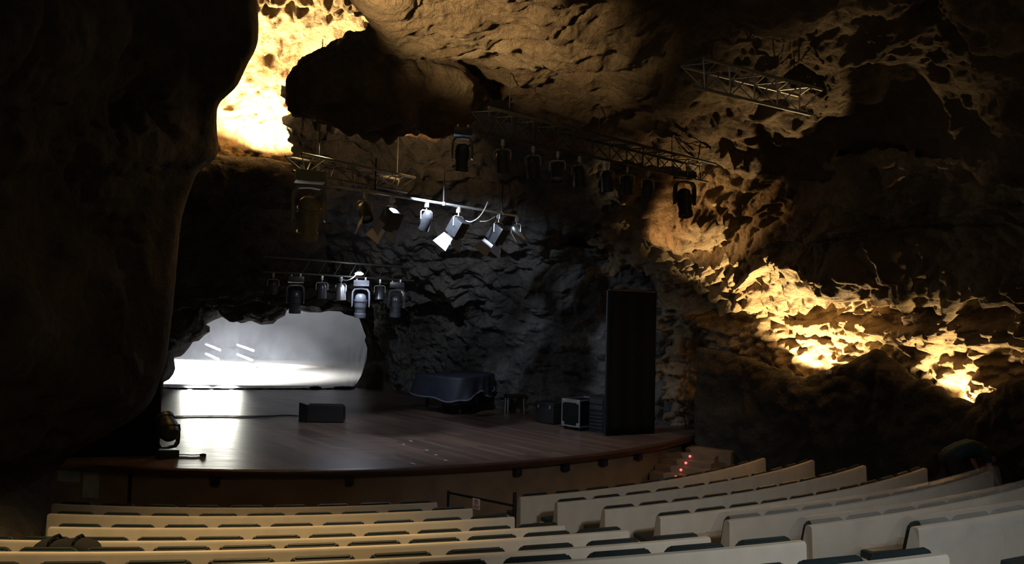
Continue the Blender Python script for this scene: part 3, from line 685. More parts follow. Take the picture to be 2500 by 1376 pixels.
# covered grand piano
pp = on_deck(1120, 1012)
pn = thing('grand_piano', (pp.x-0.1, pp.y+0.75, 1.0), 'grand piano under a draped navy cover by the rock wall', 'piano', rot=(0, 0, math.radians(-38)))
out = [(-0.76, -0.80), (0.76, -0.80), (0.76, 0.0), (0.66, 0.45), (0.42, 0.85), (0.30, 1.15), (0.05, 1.32), (-0.35, 1.36), (-0.62, 1.25), (-0.76, 1.0)]
oc = cr(np.array(out+[out[0]]), 80)[:-1]
MB().poly([(x*0.97, y*0.97, 0.63) for x, y in oc], Vector((0, 0, 0.33))).build('case', BLACKM, pn)
for x, y in ((-0.60, -0.55), (0.60, -0.55), (-0.15, 1.05)):
    b = MB(); b.tube([(x, y, 0.06), (x, y, 0.2), (x, y, 0.63)], [0.04, 0.045, 0.07], 12); b.lathe([(0, 0), (0.035, 0), (0.035, 0.06), (0, 0.06)], Matrix.Translation((x, y, 0)), 12); b.build('leg', BLACKM, pn)
b = MB(); b.box((0, -0.45, 0.35), (0.22, 0.04, 0.62)); b.box((0, -0.50, 0.06), (0.26, 0.2, 0.03)); b.build('pedal_lyre', BLACKM, pn)
# cover: top sheet plus a swagged skirt
cen = np.array([0.0, 0.25]); rows_ = []
N = 240
ocd = cr(np.array(out+[out[0]]), N+1)[:-1]
for lv in range(26):
    rr = []
    for i, (x, y) in enumerate(ocd):
        a = 2*PI*i/N
        swag = 0.36+0.24*abs(math.sin(a*2.0+0.6))+0.02*math.sin(a*17)
        if lv < 8:
            s_ = lv/8.0; q = cen+(np.array([x, y])-cen)*s_*1.02; z = 1.0+0.03*(1-s_)+0.012*math.sin(q[0]*9)*math.cos(q[1]*7)
        else:
            s_ = (lv-8)/17.0; flare = 1.03+0.06*s_*(1+0.8*math.sin(a*14+lv*0.05)); q = cen+(np.array([x, y])-cen)*flare; z = 0.985-swag*s_
        rr.append((q[0], q[1], z))
    rows_.append(rr)
v = [q for r_ in rows_ for q in r_]
f = [(i*N+j, i*N+(j+1) % N, (i+1)*N+(j+1) % N, (i+1)*N+j) for i in range(25) for j in range(N)]
cov = mesh_obj('cover', v, f, BLUECLOTH, pn)
b = MB(); b.tube([Vector(q)+Vector((0, 0, 0)) for q in rows_[-1]]+[Vector(rows_[-1][0])], 0.022, 6, caps=False); b.build('hem_band', PALEBAND, cov)['label'] = 'paler hem band'
# piano stool beside it
sp_ = on_deck(1256, 1010)
sl = thing('piano_stool', (sp_.x, sp_.y+0.2, 1.0), 'small stool with pale legs between piano and flight case', 'stool', rot=(0, 0, 0.3))
MB().box((0, 0, 0.46), (0.55, 0.33, 0.09), None, 0.025).build('seat', BLACKM, sl)
for x in (-0.23, 0.23):
    for y in (-0.13, 0.13): MB().tube([(x, y, 0), (x*0.95, y*0.95, 0.42)], [0.018, 0.025], 8).build('leg', STEEL, sl)
# flight case with bright edging
fa, fb = on_deck(1372, 1046), on_deck(1414, 1053)
fd = fb-fa; fw = fd.length; fan = math.atan2(fd.y, fd.x)
fc = thing('flight_case', ((fa.x+fb.x)/2, (fa.y+fb.y)/2, 1.0), 'black flight case with bright aluminium edging at stage right', 'flight case', rot=(0, 0, fan))
fh = 0.60; fdp = 0.75
MB().box((0, fdp/2, 0.10+fh/2), (fw, fdp, fh), None, 0.006).build('case_body', BLACKCLOTH, fc)
e = 0.028
for x in (-fw/2, fw/2):
    MB().box((x, 0, 0.10+fh/2), (e, e, fh)).build('edge_trim', ALU, fc); MB().box((x, fdp, 0.10+fh/2), (e, e, fh)).build('edge_trim', ALU, fc)
    for z in (0.10, 0.10+fh): MB().box((x, fdp/2, z), (e, fdp, e)).build('edge_trim', ALU, fc)
for y in (0, fdp):
    MB().box((0, y, 0.10), (fw, e, e)).build('edge_trim', ALU, fc); MB().box((0, y, 0.10+fh-0.02), (fw, e, 0.085)).build('edge_trim', ALU, fc)
for x in (-fw/2+0.04, fw/2-0.04):
    for z in (0.14, 0.06+fh): MB().box((x, -0.012, z), (0.09, 0.02, 0.09), None, 0.01).build('corner_cap', ALU, fc)
    for y in (0.08, fdp-0.08):
        b = MB(); b.lathe([(0, -0.018), (0.045, -0.018), (0.045, 0.018), (0, 0.018)], Matrix.Translation((x, y, 0.045)) @ Matrix.Rotation(PI/2, 4, 'Y'), 14); b.box((x, y, 0.085), (0.05, 0.06, 0.03)); b.build('caster', CABLEM, fc)
# equipment rack beside the flight case
rp = on_deck(1462, 1058)
rk = thing('equipment_rack', (rp.x, rp.y+0.25, 1.0), 'dark equipment rack with ribbed front beside the black flat', 'rack', rot=(0, 0, fan))
MB().box((0, 0.2, 0.40), (0.46, 0.5, 0.80), None, 0.01).build('cabinet', BLACKM, rk)
for i in range(5): MB().box((0, -0.062, 0.10+i*0.08), (0.38, 0.02, 0.03)).build('vent_rib', FIXTURE, rk)
for z in (0.56, 0.70): MB().box((0, -0.062, z), (0.40, 0.02, 0.10), None, 0.004).build('rack_unit', FIXTURE, rk)
# small black case nearer the wall
qp = on_deck(1330, 1036)
q_ = thing('road_case', (qp.x, qp.y+0.2, 1.0), 'low dark road case with metal latches left of the flight case', 'road case', rot=(0, 0, fan))
MB().box((0, 0.2, 0.22), (0.62, 0.42, 0.40), None, 0.012).build('case_body', BLACKM, q_)
MB().box((0, 0.2, 0.47), (0.64, 0.44, 0.10), None, 0.012).build('lid', BLACKM, q_)
for x in (-0.2, 0.2): MB().box((x, -0.022, 0.41), (0.05, 0.015, 0.08), None, 0.003).build('latch', ALU, q_)

# black masking flats at both sides of the stage
def flat(a, b2, z0, z1, label, folds=18):
    a = Vector(a); b2 = Vector(b2); d = b2-a; L = d.length; d.normalize(); n = Vector((-d.y, d.x, 0))
    t = thing('masking_flat', ((a.x+b2.x)/2, (a.y+b2.y)/2, z0), label, 'stage flat'); o3 = -Vector(t.location)
    N = folds*8; v = []; M_ = 14
    for i in range(N+1):
        s_ = i/N
        for j in range(M_+1):
            h = j/M_; q = a+d*(L*s_)+n*(0.014*math.sin(s_*folds*2*PI+0.4*math.sin(h*3)))
            v.append((q.x+o3.x, q.y+o3.y, (z1-z0)*h))
    f = [(i*(M_+1)+j, (i+1)*(M_+1)+j, (i+1)*(M_+1)+j+1, i*(M_+1)+j+1) for i in range(N) for j in range(M_)]
    c = mesh_obj('black_drape', v, f, BLACKCLOTH, t)
    sm = c.modifiers.new('thickness', 'SOLIDIFY'); sm.thickness = 0.012
    MB().tube([a+o3+Vector((0, 0, z1-z0)), b2+o3+Vector((0, 0, z1-z0))], 0.03, 8).build('top_pipe', BLACKM, t)
    for q in (a, b2): MB().tube([q+o3+n*0.06, q+o3+n*0.06+Vector((0, 0, z1-z0))], 0.025, 8).build('upright', BLACKM, t)
    return t
fl0 = on_deck(1481, 1064)
flat((fl0.x, fl0.y, 1), (3.35, 18.55, 1), 1.0, 4.25, 'tall black cloth flat at the right side of stage', 3)
fl1 = on_deck(384, 1112)
flat((-8.2, 13.9, 1), (fl1.x, fl1.y, 1), 1.0, 3.4, 'tall black cloth flat at the left side of stage', 3)

# ---------------------------------------------------------------- gauze and the bright chamber behind it
def gp(px, py, off_): return back_plane(px, py, off_)
nu, nv = 150, 60; v = []
for i in range(nu):
    px = 372+(915-372)*i/(nu-1)
    for j in range(nv):
        py = 735+(956-735)*j/(nv-1)
        q = gp(px, py, 0.45)
        fold = max(0.0, (px-838)/60.0)**1.2*max(0.0, (py-800)/150.0)
        q.y += 0.10*fold*math.sin((px-838+(956-py)*-0.22)*0.42)+0.012*math.sin(px*0.11)*((py-735)/220.0)
        v.append(q)
f = [(i*nv+j, (i+1)*nv+j, (i+1)*nv+j+1, i*nv+j+1) for i in range(nu-1) for j in range(nv-1)]
tag(mesh_obj('gauze_screen', v, f, GAUZE), 'pale translucent gauze screen filling the cave opening behind stage', 'screen')
CHW = simple('lime_wash', (0.82, 0.80, 0.76), 0.8, 0, 0.05, 3)
CHR = rock_mat('chamber_rock', (0.20, 0.21, 0.23), (0.33, 0.345, 0.37), (0.46, 0.48, 0.51))
w0, w1 = P(330, 873, 37.0), P(800, 893, 39.5)
b = MB(); d = (w1-w0); d.z = 0; n = Vector((-d.y, d.x, 0)).normalized()
b.poly([(w0.x, w0.y, 0.5), (w1.x, w1.y, 0.5), (w1.x, w1.y, w1.z), (w0.x, w0.y, w0.z)], n*0.3); b.build('wall_terrace', CHW, None, smooth=False)['kind'] = 'structure'
o = MB().poly([(-22, 28.9, 0.85), (-3.5, 29.8, 0.85), (2, 46, 0.85), (-24, 46, 0.85)], Vector((0, 0, -0.2))).build('floor_chamber', CHW, None, smooth=False); o['kind'] = 'structure'
rows_ = [[Vector((x, 45.0-0.02*(x+8)**2*0.3, z)) for x in np.linspace(-26, 4, 8)] for z in (0.6, 2.2, 4, 6, 8)]
rows_ += [[Vector((x, y, 8.4-0.0*(y))) for x in np.linspace(-26, 4, 8)] for y in (40, 35, 31, 29.2)]
rock_sheet('wall_chamber', rows_, 120, 160, dict(big=0.5, ridge=0.2, lump=0.3, lumpsize=1.4, fine=0.03), 131, CHR)
STREAKGLOW = simple('streak_glow', (0.9, 0.9, 0.88), 0.4, emit=(1.0, 0.97, 0.90), estr=5.0)  # glow stands in for pale reflections of roof beams in the gauze
tl = [((485, 360), (590, 405)), ((715, 365), (835, 410)), ((485, 430), (580, 475)), ((715, 435), (825, 480))]
pos = ['upper left', 'upper right', 'lower left', 'lower right']
for ((x0, y0), (x1, y1)), nm in zip(tl, pos):
    a = P(340+x0*0.33435, 720+y0*0.33435, 40.0); c = P(340+x1*0.33435, 720+y1*0.33435, 37.6)
    t = thing('streak_strip', (a+c)/2, 'slanting glowing strip for a reflected streak behind the gauze, %s of the four' % nm, 'lamp', 'glowing streak strips behind the gauze')
    o3 = -(a+c)/2
    MB().tube([a+o3, c+o3], 0.032, 8).build('tube', STREAKGLOW, t); MB().box((0, 0, 0.06), ((c-a).length, 0.09, 0.04), (c-a).to_track_quat('X', 'Z').to_matrix(), 0.005).build('strip_back', FLAP, t)
    for q in (a*0.8+c*0.2, a*0.2+c*0.8): MB().tube([q+o3+Vector((0, 0, 0.07)), Vector((q.x, q.y, 8.1))+o3], 0.006, 6).build('hanger', CABLEM, t)

# ---------------------------------------------------------------- lighting rigs
def chord_braces(b, A, Bv, n, r):
    for i in range(n):
        p, q = A[0].lerp(A[1], i/n), Bv[0].lerp(Bv[1], (i+0.5)/n); b.tube([p, q], r, 6)
        p2 = A[0].lerp(A[1], (i+1)/n); b.tube([q, p2], r, 6)
def truss(name, a, c, label, w=0.32, h=0.28, mat=STEEL, drop=None, hangers=(0.15, 0.85), ztop=8.2, cat='truss'):
    """triangular truss: two upper chords and one lower chord"""
    a, c = Vector(a), Vector(c); d = (c-a); L = d.length; d.normalize(); n = Vector((-d.y, d.x, 0)).normalized()
    t = thing('lighting_truss', (a+c)/2, label, cat, 'lighting trusses under the cave roof'); o3 = -(a+c)/2
    ch = [(a+n*w/2+o3, c+n*w/2+o3), (a-n*w/2+o3, c-n*w/2+o3), (a-Vector((0, 0, h))+o3, c-Vector((0, 0, h))+o3)]
    for p, q in ch: MB().tube([p, q], 0.025, 10).build('chord', mat, t)
    b = MB(); k = max(3, int(L/0.45))
    chord_braces(b, ch[0], ch[2], k, 0.010); chord_braces(b, ch[1], ch[2], k, 0.010); chord_braces(b, ch[0], ch[1], k, 0.010)
    b.build('bracing', mat, t)
    for s_ in hangers:
        p = a.lerp(c, s_)+o3; MB().tube([p, Vector((p.x, p.y, ztop-(a.z+c.z)/2))], 0.008, 6).build('hanger', CABLEM, t)
    return t
T1a = P(1690, 152, 11.0); T1c = P(1978, 232, 12.35)
T1c.z = T1a.z
truss('t', T1a, T1c, 'bare steel truss high at upper right under the roof', 0.42, 0.34, mat=STEEL)
T2a = P(1172, 268, 12.1); T2c = P(1728, 412, 16.1); T2c.z = T2a.z
truss('t', T2a, T2c, 'long middle truss carrying a row of dark spotlights', 0.40, 0.34, mat=DSTEEL, hangers=(0.1, 0.45, 0.8))
T3a = P(716, 378, 12.9); T3c = P(1130, 452, 16.2); T3c.z = T3a.z; T3c = T3a.lerp(T3c, 0.62)
truss('t', T3a, T3c, 'truss beside the bright niche, warm lit at its left end', 0.42, 0.26, mat=MSTEEL, hangers=(0.2, 0.9))
P1a = P(806, 452, 13.5); P1c = P(1262, 530, 17.1); P1c.z = P1a.z
pl = thing('lighting_pipe', (P1a+P1c)/2, 'bright horizontal pipe with white-flapped spotlights hanging below', 'pipe'); o3 = -(P1a+P1c)/2
MB().tube([P1a+o3, P1c+o3], 0.028, 12).build('tube', STEEL, pl)
for s_ in (0.2, 0.55, 0.9):
    p = P1a.lerp(P1c, s_)+o3; MB().tube([p, p+Vector((0, 0, 0.62))], 0.015, 8).build('hanger', BLACKM, pl)
    MB().box(p, (0.06, 0.07, 0.07), None, 0.01).build('clamp', STEEL, pl)
T4a = P(640, 662, 17.9); T4c = P(1010, 690, 21.2); T4c.z = T4a.z
t4 = thing('lighting_pipe', (T4a+T4c)/2, 'twin pipe rig over the back of stage with moving heads', 'pipe'); o3 = -(T4a+T4c)/2
for dz_ in (0.0, 0.34):
    MB().tube([T4a+o3+Vector((0, 0, dz_)), T4c+o3+Vector((0, 0, dz_))], 0.026, 10).build('tube', DSTEEL, t4)
b = MB()
for i in range(10):
    p = T4a.lerp(T4c, (i+0.3)/10)+o3; q = T4a.lerp(T4c, (i+0.8)/10)+o3; b.tube([p, q+Vector((0, 0, 0.34))], 0.008, 6)
b.build('bracing', DSTEEL, t4)
for s_ in (0.15, 0.5, 0.85):
    p = T4a.lerp(T4c, s_)+o3; MB().tube([p+Vector((0, 0, 0.34)), p+Vector((0, 0, 1.4))], 0.008, 6).build('hanger', CABLEM, t4)

def moving_head(loc, label, s=1.0, pan=0.0, tilt=0.0, hang=True, group=None, mat=None, fat=1.0):
    """base, yoke and barrel head; origin at the base's mounting face"""
    mt = mat or FIXTURE
    t = thing('moving_head_light', loc, label, 'spotlight', group, rot=(0 if hang else PI, 0, pan))
    MB().box((0, 0, -0.07*s), (0.36*s, 0.28*s, 0.14*s), None, 0.025*s).build('base', mt, t)
    if hang:
        for x in (-0.1*s, 0.1*s): MB().box((x, 0, 0.03*s), (0.04*s, 0.06*s, 0.08*s), None, 0.008*s).build('clamp', STEEL, t)
    b = MB()
    arch = [(-0.205, -0.62), (-0.21, -0.40), (-0.20, -0.26), (-0.15, -0.19), (0, -0.17), (0.15, -0.19), (0.20, -0.26), (0.21, -0.40), (0.205, -0.62)]
    wd_ = [0.055, 0.07, 0.07, 0.06, 0.06, 0.06, 0.07, 0.07, 0.055]
    rings = []
    for (x, z), w in zip(arch, wd_):
        L_ = math.hypot(x, z+0.42); ix, iz = x-x/max(L_, .01)*0.035, z-(z+0.42)/max(L_, .01)*0.035
        rings.append([b.bm.verts.new((x*s, -w*s, z*s)), b.bm.verts.new((x*s, w*s, z*s)), b.bm.verts.new((ix*s, w*s, iz*s)), b.bm.verts.new((ix*s, -w*s, iz*s))])
    for A, Bq in zip(rings, rings[1:]):
        for k in range(4): b.bm.faces.new((A[k], A[(k+1) % 4], Bq[(k+1) % 4], Bq[k]))
    b.bm.faces.new(rings[0]); b.bm.faces.new(rings[-1]); b.build('yoke', mt, t)
    M = Matrix.Translation((0, 0, -0.55*s)) @ Matrix.Rotation(tilt, 4, 'X')
    pf = [(0, 0.24), (0.07, 0.238), (0.115, 0.20), (0.135, 0.12), (0.135, 0.05), (0.14, 0.045), (0.14, -0.06), (0.128, -0.065), (0.12, -0.20), (0.135, -0.21), (0.135, -0.30), (0.115, -0.305), (0.105, -0.285), (0, -0.28)]
    hd = MB().lathe([(r*s*fat, z*s) for r, z in pf], M, 28).build('head', mt, t)
    MB().lathe([(0, -0.262*s), (0.06*s*fat, -0.27*s), (0.102*s*fat, -0.282*s)], M, 24).build('lens', LENS, hd)
    MB().lathe([(0.136*s*fat, 0.10*s), (0.15*s*fat, 0.10*s), (0.15*s*fat, 0.075*s), (0.136*s*fat, 0.075*s)], M, 28).build('cooling_ring', mt, hd)
    return t
def par(loc, label, s=1.0, pan=0.0, tilt=0.5, group=None, flaps=False, mat=None, boxy=False):
    """clamp, yoke and can; with barn-door flaps if asked. Origin at the pipe"""
    mt = mat or FIXTURE
    t = thing('stage_spotlight', loc, label, 'spotlight', group, rot=(0, 0, pan))
    b = MB(); b.box((0, 0, -0.02*s), (0.05*s, 0.075*s, 0.10*s), None, 0.01*s); b.tube([(0, 0, -0.06*s), (0, 0, -0.13*s)], 0.012*s, 8); b.build('clamp', STEEL, t)
    b = MB(); b.tube([(-0.135*s, 0, -0.30*s), (-0.135*s, 0, -0.16*s), (-0.10*s, 0, -0.13*s), (0.10*s, 0, -0.13*s), (0.135*s, 0, -0.16*s), (0.135*s, 0, -0.30*s)], 0.012*s, 6); b.build('yoke', STEEL, t)
    M = Matrix.Translation((0, 0, -0.30*s)) @ Matrix.Rotation(tilt, 4, 'X')
    if boxy:
        b = MB(); b.box(M @ Vector((0, 0, -0.02*s)), (0.25*s, 0.25*s, 0.30*s), M.to_3x3(), 0.03*s); b.lathe([(0.115*s, -0.17*s), (0.115*s, -0.21*s), (0.10*s, -0.21*s), (0.10*s, -0.17*s)], M, 24)
    else:
        b = MB().lathe([(0, 0.17*s), (0.05*s, 0.165*s), (0.085*s, 0.13*s), (0.11*s, 0.05*s), (0.115*s, -0.20*s), (0.105*s, -0.20*s), (0.10*s, -0.15*s), (0, -0.14*s)], M, 24)
    can = b.build('can', mt, t)
    MB().lathe([(0, -0.150*s), (0.06*s, -0.158*s), (0.10*s, -0.162*s)], M, 20).build('lens', LENS, can)
    if flaps:
        for k in (0, 2):
            R = M @ Matrix.Rotation(k*PI/2, 4, 'Z')
            wi, wo, l = 0.11*s, (0.17 if k % 2 == 0 else 0.13)*s, 0.22*s
            q = [R @ Vector((0.125*s, -wi, -0.20*s)), R @ Vector((0.125*s, wi, -0.20*s)), R @ Vector((0.215*s, wo, -0.20*s-l)), R @ Vector((0.215*s, -wo, -0.20*s-l))]
            nn = (q[1]-q[0]).cross(q[2]-q[0]).normalized()*0.006
            MB().poly(q, nn).build('barn_door', FLAP, t, smooth=False)
    return t
G2 = 'spotlights on the long middle truss'; G3 = 'spotlights on the bright pipe'; G4 = 'fixtures on the twin pipe rig'
def on_line(a, c, px):
    lo, hi = -0.2, 1.2
    for _ in range(40):
        m = (lo+hi)/2
        if proj_x(a.lerp(c, m)) < px: lo = m
        else: hi = m
    return a.lerp(c, lo)
dT2 = math.atan2(T2c.y-T2a.y, T2c.x-T2a.x); dP1 = math.atan2(P1c.y-P1a.y, P1c.x-P1a.x); dT4 = math.atan2(T4c.y-T4a.y, T4c.x-T4a.x)
T2l = [q-Vector((0, 0, 0.34)) for q in (T2a, T2c)]
ORDS = ['first', 'second', 'third', 'fourth', 'fifth', 'sixth', 'seventh']
for i, (px, tl_) in enumerate(((1228, 0.5), (1302, 0.35), (1362, -0.4), (1415, 0.3), (1482, 0.5), (1532, 0.2), (1582, 0.25))):
    p = on_line(*T2l, px)-Vector((0, 0, 0.07))
    par(p, 'dark spotlight on the long middle truss, %s from its left end' % ORDS[i], 0.95, random.uniform(-0.4, 0.4), tl_, G2)
# the two moving heads at the ends hang on drop brackets
p = on_line(*T2l, 1150)-Vector((0.05, 0, 0.16)); moving_head(P(1130, 313, 12.2), 'big dark moving head at left end of the long middle truss', 0.78, 0.15, 0.2, group=G2)
moving_head(P(1672, 420, 15.75), 'big dark moving head at right end of the long middle truss', 1.05, 0.2, -0.25, group=G2)
moving_head(P(757, 418, 12.95), 'large olive moving head hanging below the bright niche', 1.32, 0.35, 0.45, mat=simple('olive_shell', (0.16, 0.15, 0.09), 0.4))
def pipe_pt(px): return on_line(P1a, P1c, px)-Vector((0, 0, 0.05))
par(pipe_pt(892), 'dim flapped spotlight at far left of the bright pipe', 1.0, 0.6, -0.6, G3, flaps=True)
par(pipe_pt(958), 'white-flapped black spotlight below left part of bright pipe', 1.15, 0.9, 0.55, G3, flaps=True, boxy=True)
par(pipe_pt(1042), 'plain tubular spotlight without flaps near middle of bright pipe', 1.0, 0.8, 0.5, G3)
par(pipe_pt(1120), 'white-flapped black spotlight just right of bright pipe middle', 1.15, 1.0, 0.6, G3, flaps=True, boxy=True)
par(pipe_pt(1218), 'white-flapped black spotlight near right end of bright pipe', 1.2, 1.0, 0.6, G3, flaps=True, boxy=True)
par(on_line(P1a, P1c, 1262)-Vector((0, 0, 0.05)), 'silver tubular spotlight hanging at the right tip of bright pipe', 1.0, -0.9, 0.7, G3, mat=ALU)
def rig_pt(px): return on_line(T4a, T4c, px)
par(rig_pt(668)-Vector((0, 0, .05)), 'small spotlight at far left of the twin pipe rig', 0.9, 0.3, 0.15, G4)
moving_head(rig_pt(723)-Vector((0, 0, 0.07)), 'grey moving head, leftmost of three on the twin pipe rig', 1.0, 0.3, 0.1, group=G4)
par(rig_pt(787)-Vector((0, 0, .05)), 'small spotlight between left moving head and the work lamp', 1.0, 0.3, 0.1, G4)
par(rig_pt(833)-Vector((0, 0, .05)), 'small silver spotlight just left of the glowing work lamp', 1.05, -0.3, 0.1, G4, mat=ALU)
moving_head(rig_pt(882)-Vector((0, 0, 0.07)), 'brightly lit moving head right below the glowing work lamp', 1.08, 0.25, 0.15, group=G4, mat=simple('grey_shell', (0.12, 0.125, 0.15), 0.35))
par(rig_pt(928)-Vector((0, 0, .05)), 'small spotlight just right of the glowing work lamp', 1.0, 0.2, -0.2, G4)
moving_head(rig_pt(968)-Vector((0, 0, 0.07)), 'dark moving head, rightmost of three on the twin pipe rig', 1.05, 0.3, 0.1, group=G4)
# moving head standing on the stage front
ml = on_deck(408, 1116)
moving_head((ml.x, ml.y, 1.0), 'dark moving head standing on the stage floor at far left', 0.92, 0.75, -0.95, hang=False, fat=1.35, mat=simple('green_black_shell', (0.03, 0.036, 0.024), 0.4))
# the lit work lamp
wl = P(877, 668, 19.55); lamp = thing('work_lamp', wl, 'glowing white work lamp on the twin pipe rig', 'lamp')
BULB = simple('bulb_glow', (0.9, 0.92, 1), 0.3, emit=(0.80, 0.86, 1.0), estr=30.0)
MB().lathe([(0, 0.04), (0.06, 0.035), (0.10, 0.012), (0.105, -0.008), (0.06, -0.03), (0, -0.035)], Matrix.Identity(4), 24).build('bulb', BULB, lamp)
MB().lathe([(0, 0.10), (0.05, 0.10), (0.06, 0.05), (0.05, 0.04), (0, 0.04)], Matrix.Identity(4), 16).build('holder', BLACKM, lamp)
MB().tube([(0, 0, 0.1), (0.02, 0.02, 0.3)], 0.008, 6).build('stem', CABLEM, lamp)
cable([P(833, 680, 19.2), P(845, 684, 19.2), P(858, 680, 19.3), P(868, 671, 19.5)], 0.012, 'pale cable looping from spotlight to the glowing work lamp', CABLEW, n=24)
cable([P(935, 433, 14.6), P(942, 444, 14.6), P(956, 448, 14.6), P(966, 438, 14.7)], 0.016, 'white cable loop hanging above the bright pipe', CABLEW, n=24)
cable([P(905, 448, 14.3), P(899, 458, 14.3), P(900, 468, 14.3), P(906, 471, 14.3)], 0.014, 'white cable bow left of the pipe hanger', CABLEW, n=24)
cable([P(1134, 538, 16.0), P(1150, 541, 16.0), P(1168, 531, 16.1), P(1182, 512, 16.2), P(1191, 492, 16.2)], 0.011, 'pale cable rising from flapped spotlight across bright pipe', CABLEW, n=30)
cable([P(1172, 540, 16.3), P(1190, 539, 16.4), P(1208, 529, 16.6)], 0.009, 'thin cable sagging under the right end of bright pipe', CABLEW, n=20)
cable([P(915, 489, 14.3), P(935, 497, 14.5), P(952, 497, 14.6), P(966, 489, 14.7)], 0.010, 'lilac cable sagging under left part of bright pipe', simple('cable_lilac', (0.30, 0.28, 0.42), 0.5), n=20)
# pale socket box on the parapet
sb = P(2024, 908, 15.85)
k_ = thing('wall_box', sb, 'tiny pale socket box on dark rock below right uplights', 'socket box'); MB().box((0, 0, 0), (0.085, 0.06, 0.085), None, 0.008).build('box_body', CABLEW, k_); MB().box((0, -0.032, 0), (0.06, 0.01, 0.06), None, 0.004).build('cover_plate', WHITE, k_)

# ---------------------------------------------------------------- the person bending over between the rows
base = Vector((P(2345, 1100, 12.75).x, 12.75, ROWZ[4]-0.824))
per = thing('person', base, 'person in teal shirt bending over behind the right-hand rows', 'person')
SKIN = simple('skin', (0.36, 0.20, 0.13), 0.6, 0, 0.06); SHIRT = simple('teal_shirt', (0.020, 0.050, 0.058), 0.85, 0, 0.15); TROUS = simple('khaki_trousers', (0.022, 0.017, 0.013), 0.85, 0, 0.15); HAIR = simple('dark_hair', (0.02, 0.015, 0.012), 0.6, 0, 0.3, 40); SHOE = simple('dark_shoe', (0.025, 0.025, 0.028), 0.5)
def chain(b, pts):
    """rounded limb: list of (point, radius)"""
    P_ = [Vector(p) for p, r in pts]; R_ = [r for p, r in pts]
    d0 = (P_[0]-P_[1]).normalized(); d1 = (P_[-1]-P_[-2]).normalized()
    pp = [P_[0]+d0*R_[0]*0.95, P_[0]+d0*R_[0]*0.6]+P_+[P_[-1]+d1*R_[-1]*0.6, P_[-1]+d1*R_[-1]*0.95]
    b.tube(pp, [R_[0]*0.25, R_[0]*0.78]+R_+[R_[-1]*0.78, R_[-1]*0.25], 14)
def ball(b, c, r, rot=None):
    M = Matrix.Translation(c) @ (rot or Matrix.Identity(4)) @ Matrix.Diagonal((*r, 1))
    b.lathe([(math.sin(PI*i/12), -math.cos(PI*i/12)) for i in range(13)], M, 18)
def merged(name, b, mat, parent, vox=0.014):
    o = b.build(name, mat, parent)
    m = o.modifiers.new('merge', 'REMESH'); m.mode = 'VOXEL'; m.voxel_size = vox; m.use_smooth_shade = True
    q = o.modifiers.new('soften', 'SMOOTH'); q.factor = 0.5; q.iterations = 6
    return o
# x runs to the right in the photo, y away from the camera
HY = (0.105, -0.105)
b = MB()
for y in (0.06, -0.06): chain(b, [((-0.14, y, 0.86), 0.10), ((0.0, y*0.9, 0.96), 0.095), ((0.16, y*1.2, 1.01), 0.105), ((0.28, y*1.3, 0.985), 0.095)])
chain(b, [((0.28, 0, 0.985), 0.065), ((0.40, 0, 0.93), 0.055)])
ball(b, (0.475, 0, 0.865), (0.088, 0.076, 0.115), Matrix.Rotation(math.radians(125), 4, 'Y'))
chain(b, [((0.535, 0, 0.835), 0.02), ((0.572, 0, 0.825), 0.013)])                       # nose
for y in (0.077, -0.077): ball(b, (0.462, y, 0.865), (0.03, 0.012, 0.022))               # ears
for y in HY:
    chain(b, [((-0.15, y, 0.83), 0.095), ((-0.11, y*1.1, 0.47), 0.058), ((-0.16, y*1.1, 0.30), 0.056), ((-0.19, y*1.1, 0.10), 0.036)])
    chain(b, [((-0.19, y*1.1, 0.06), 0.038), ((-0.05, y*1.2, 0.035), 0.03)])
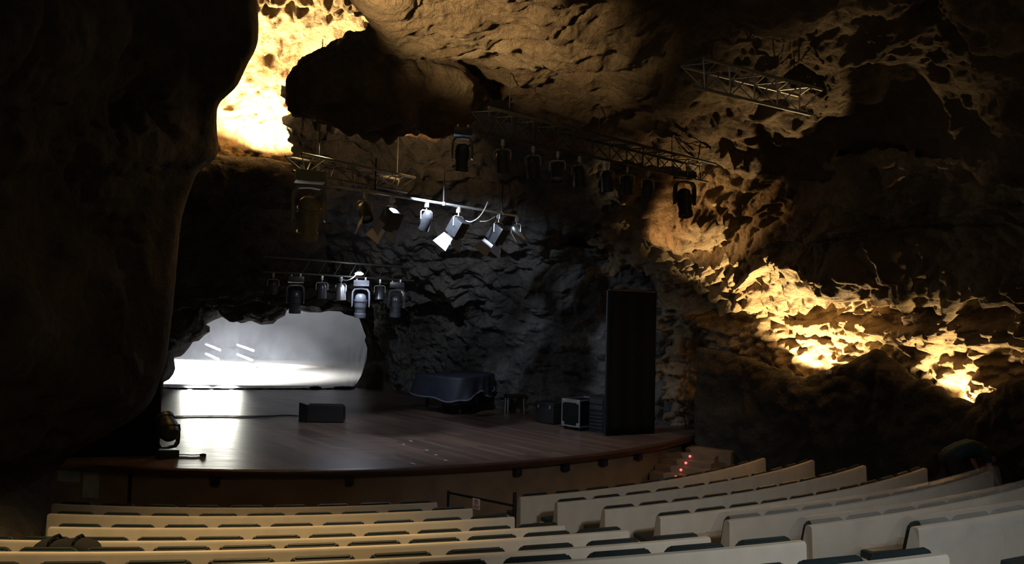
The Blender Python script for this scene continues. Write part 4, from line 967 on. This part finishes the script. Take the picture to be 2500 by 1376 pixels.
for y in (0.19, -0.19):
    chain(b, [((0.28, y*0.95, 0.975), 0.058), ((0.335, y*1.1, 0.75), 0.041), ((0.36, y*1.08, 0.70), 0.041), ((0.455, y, 0.52), 0.027)])
    ball(b, (0.475, y, 0.465), (0.017, 0.038, 0.05), Matrix.Rotation(math.radians(-20), 4, 'Y'))
    for q, l in ((-0.028, 0.060), (-0.010, 0.072), (0.009, 0.068), (0.027, 0.052)):
        chain(b, [((0.488, y+q, 0.43), 0.0095), ((0.505, y+q*1.1, 0.43-l*0.5), 0.0088), ((0.505, y+q*1.1, 0.43-l), 0.0075)])
    s_ = -1 if y > 0 else 1
    chain(b, [((0.475, y+s_*0.034, 0.47), 0.012), ((0.492, y+s_*0.052, 0.435), 0.0105), ((0.502, y+s_*0.054, 0.405), 0.009)])
body = merged('body', b, SKIN, per, 0.007)
b = MB()
for y in (0.062, -0.062): chain(b, [((-0.15, y, 0.87), 0.125), ((0.0, y*0.9, 0.965), 0.115), ((0.16, y*1.2, 1.012), 0.122), ((0.275, y*1.3, 0.985), 0.108)])
for y in (0.19, -0.19): chain(b, [((0.27, y*0.9, 0.98), 0.076), ((0.315, y*1.05, 0.84), 0.062)])
merged('shirt', b, SHIRT, per)
b = MB()
for y in (0.055, -0.055): chain(b, [((-0.19, y, 0.83), 0.125), ((-0.12, y, 0.86), 0.12)])
for y in HY: chain(b, [((-0.16, y, 0.82), 0.115), ((-0.11, y*1.1, 0.47), 0.078), ((-0.16, y*1.1, 0.30), 0.072), ((-0.19, y*1.1, 0.13), 0.062)])
merged('trousers', b, TROUS, per)
for y in HY:
    b = MB(); chain(b, [((-0.215, y*1.1, 0.05), 0.048), ((-0.12, y*1.15, 0.052), 0.05), ((0.0, y*1.2, 0.042), 0.042)]); merged('shoe', b, SHOE, per, 0.01)
b = MB(); ball(b, (0.452, 0, 0.885), (0.092, 0.083, 0.105), Matrix.Rotation(math.radians(125), 4, 'Y')); merged('hair', b, HAIR, per, 0.01)
for y in (-0.03, 0.03): MB().lathe([(0, 0.006), (0.008, 0.004), (0.011, 0)], Matrix.Translation((0.535, y, 0.862)) @ Matrix.Rotation(PI/2, 4, 'Y'), 10).build('eye', BLACKM, body)
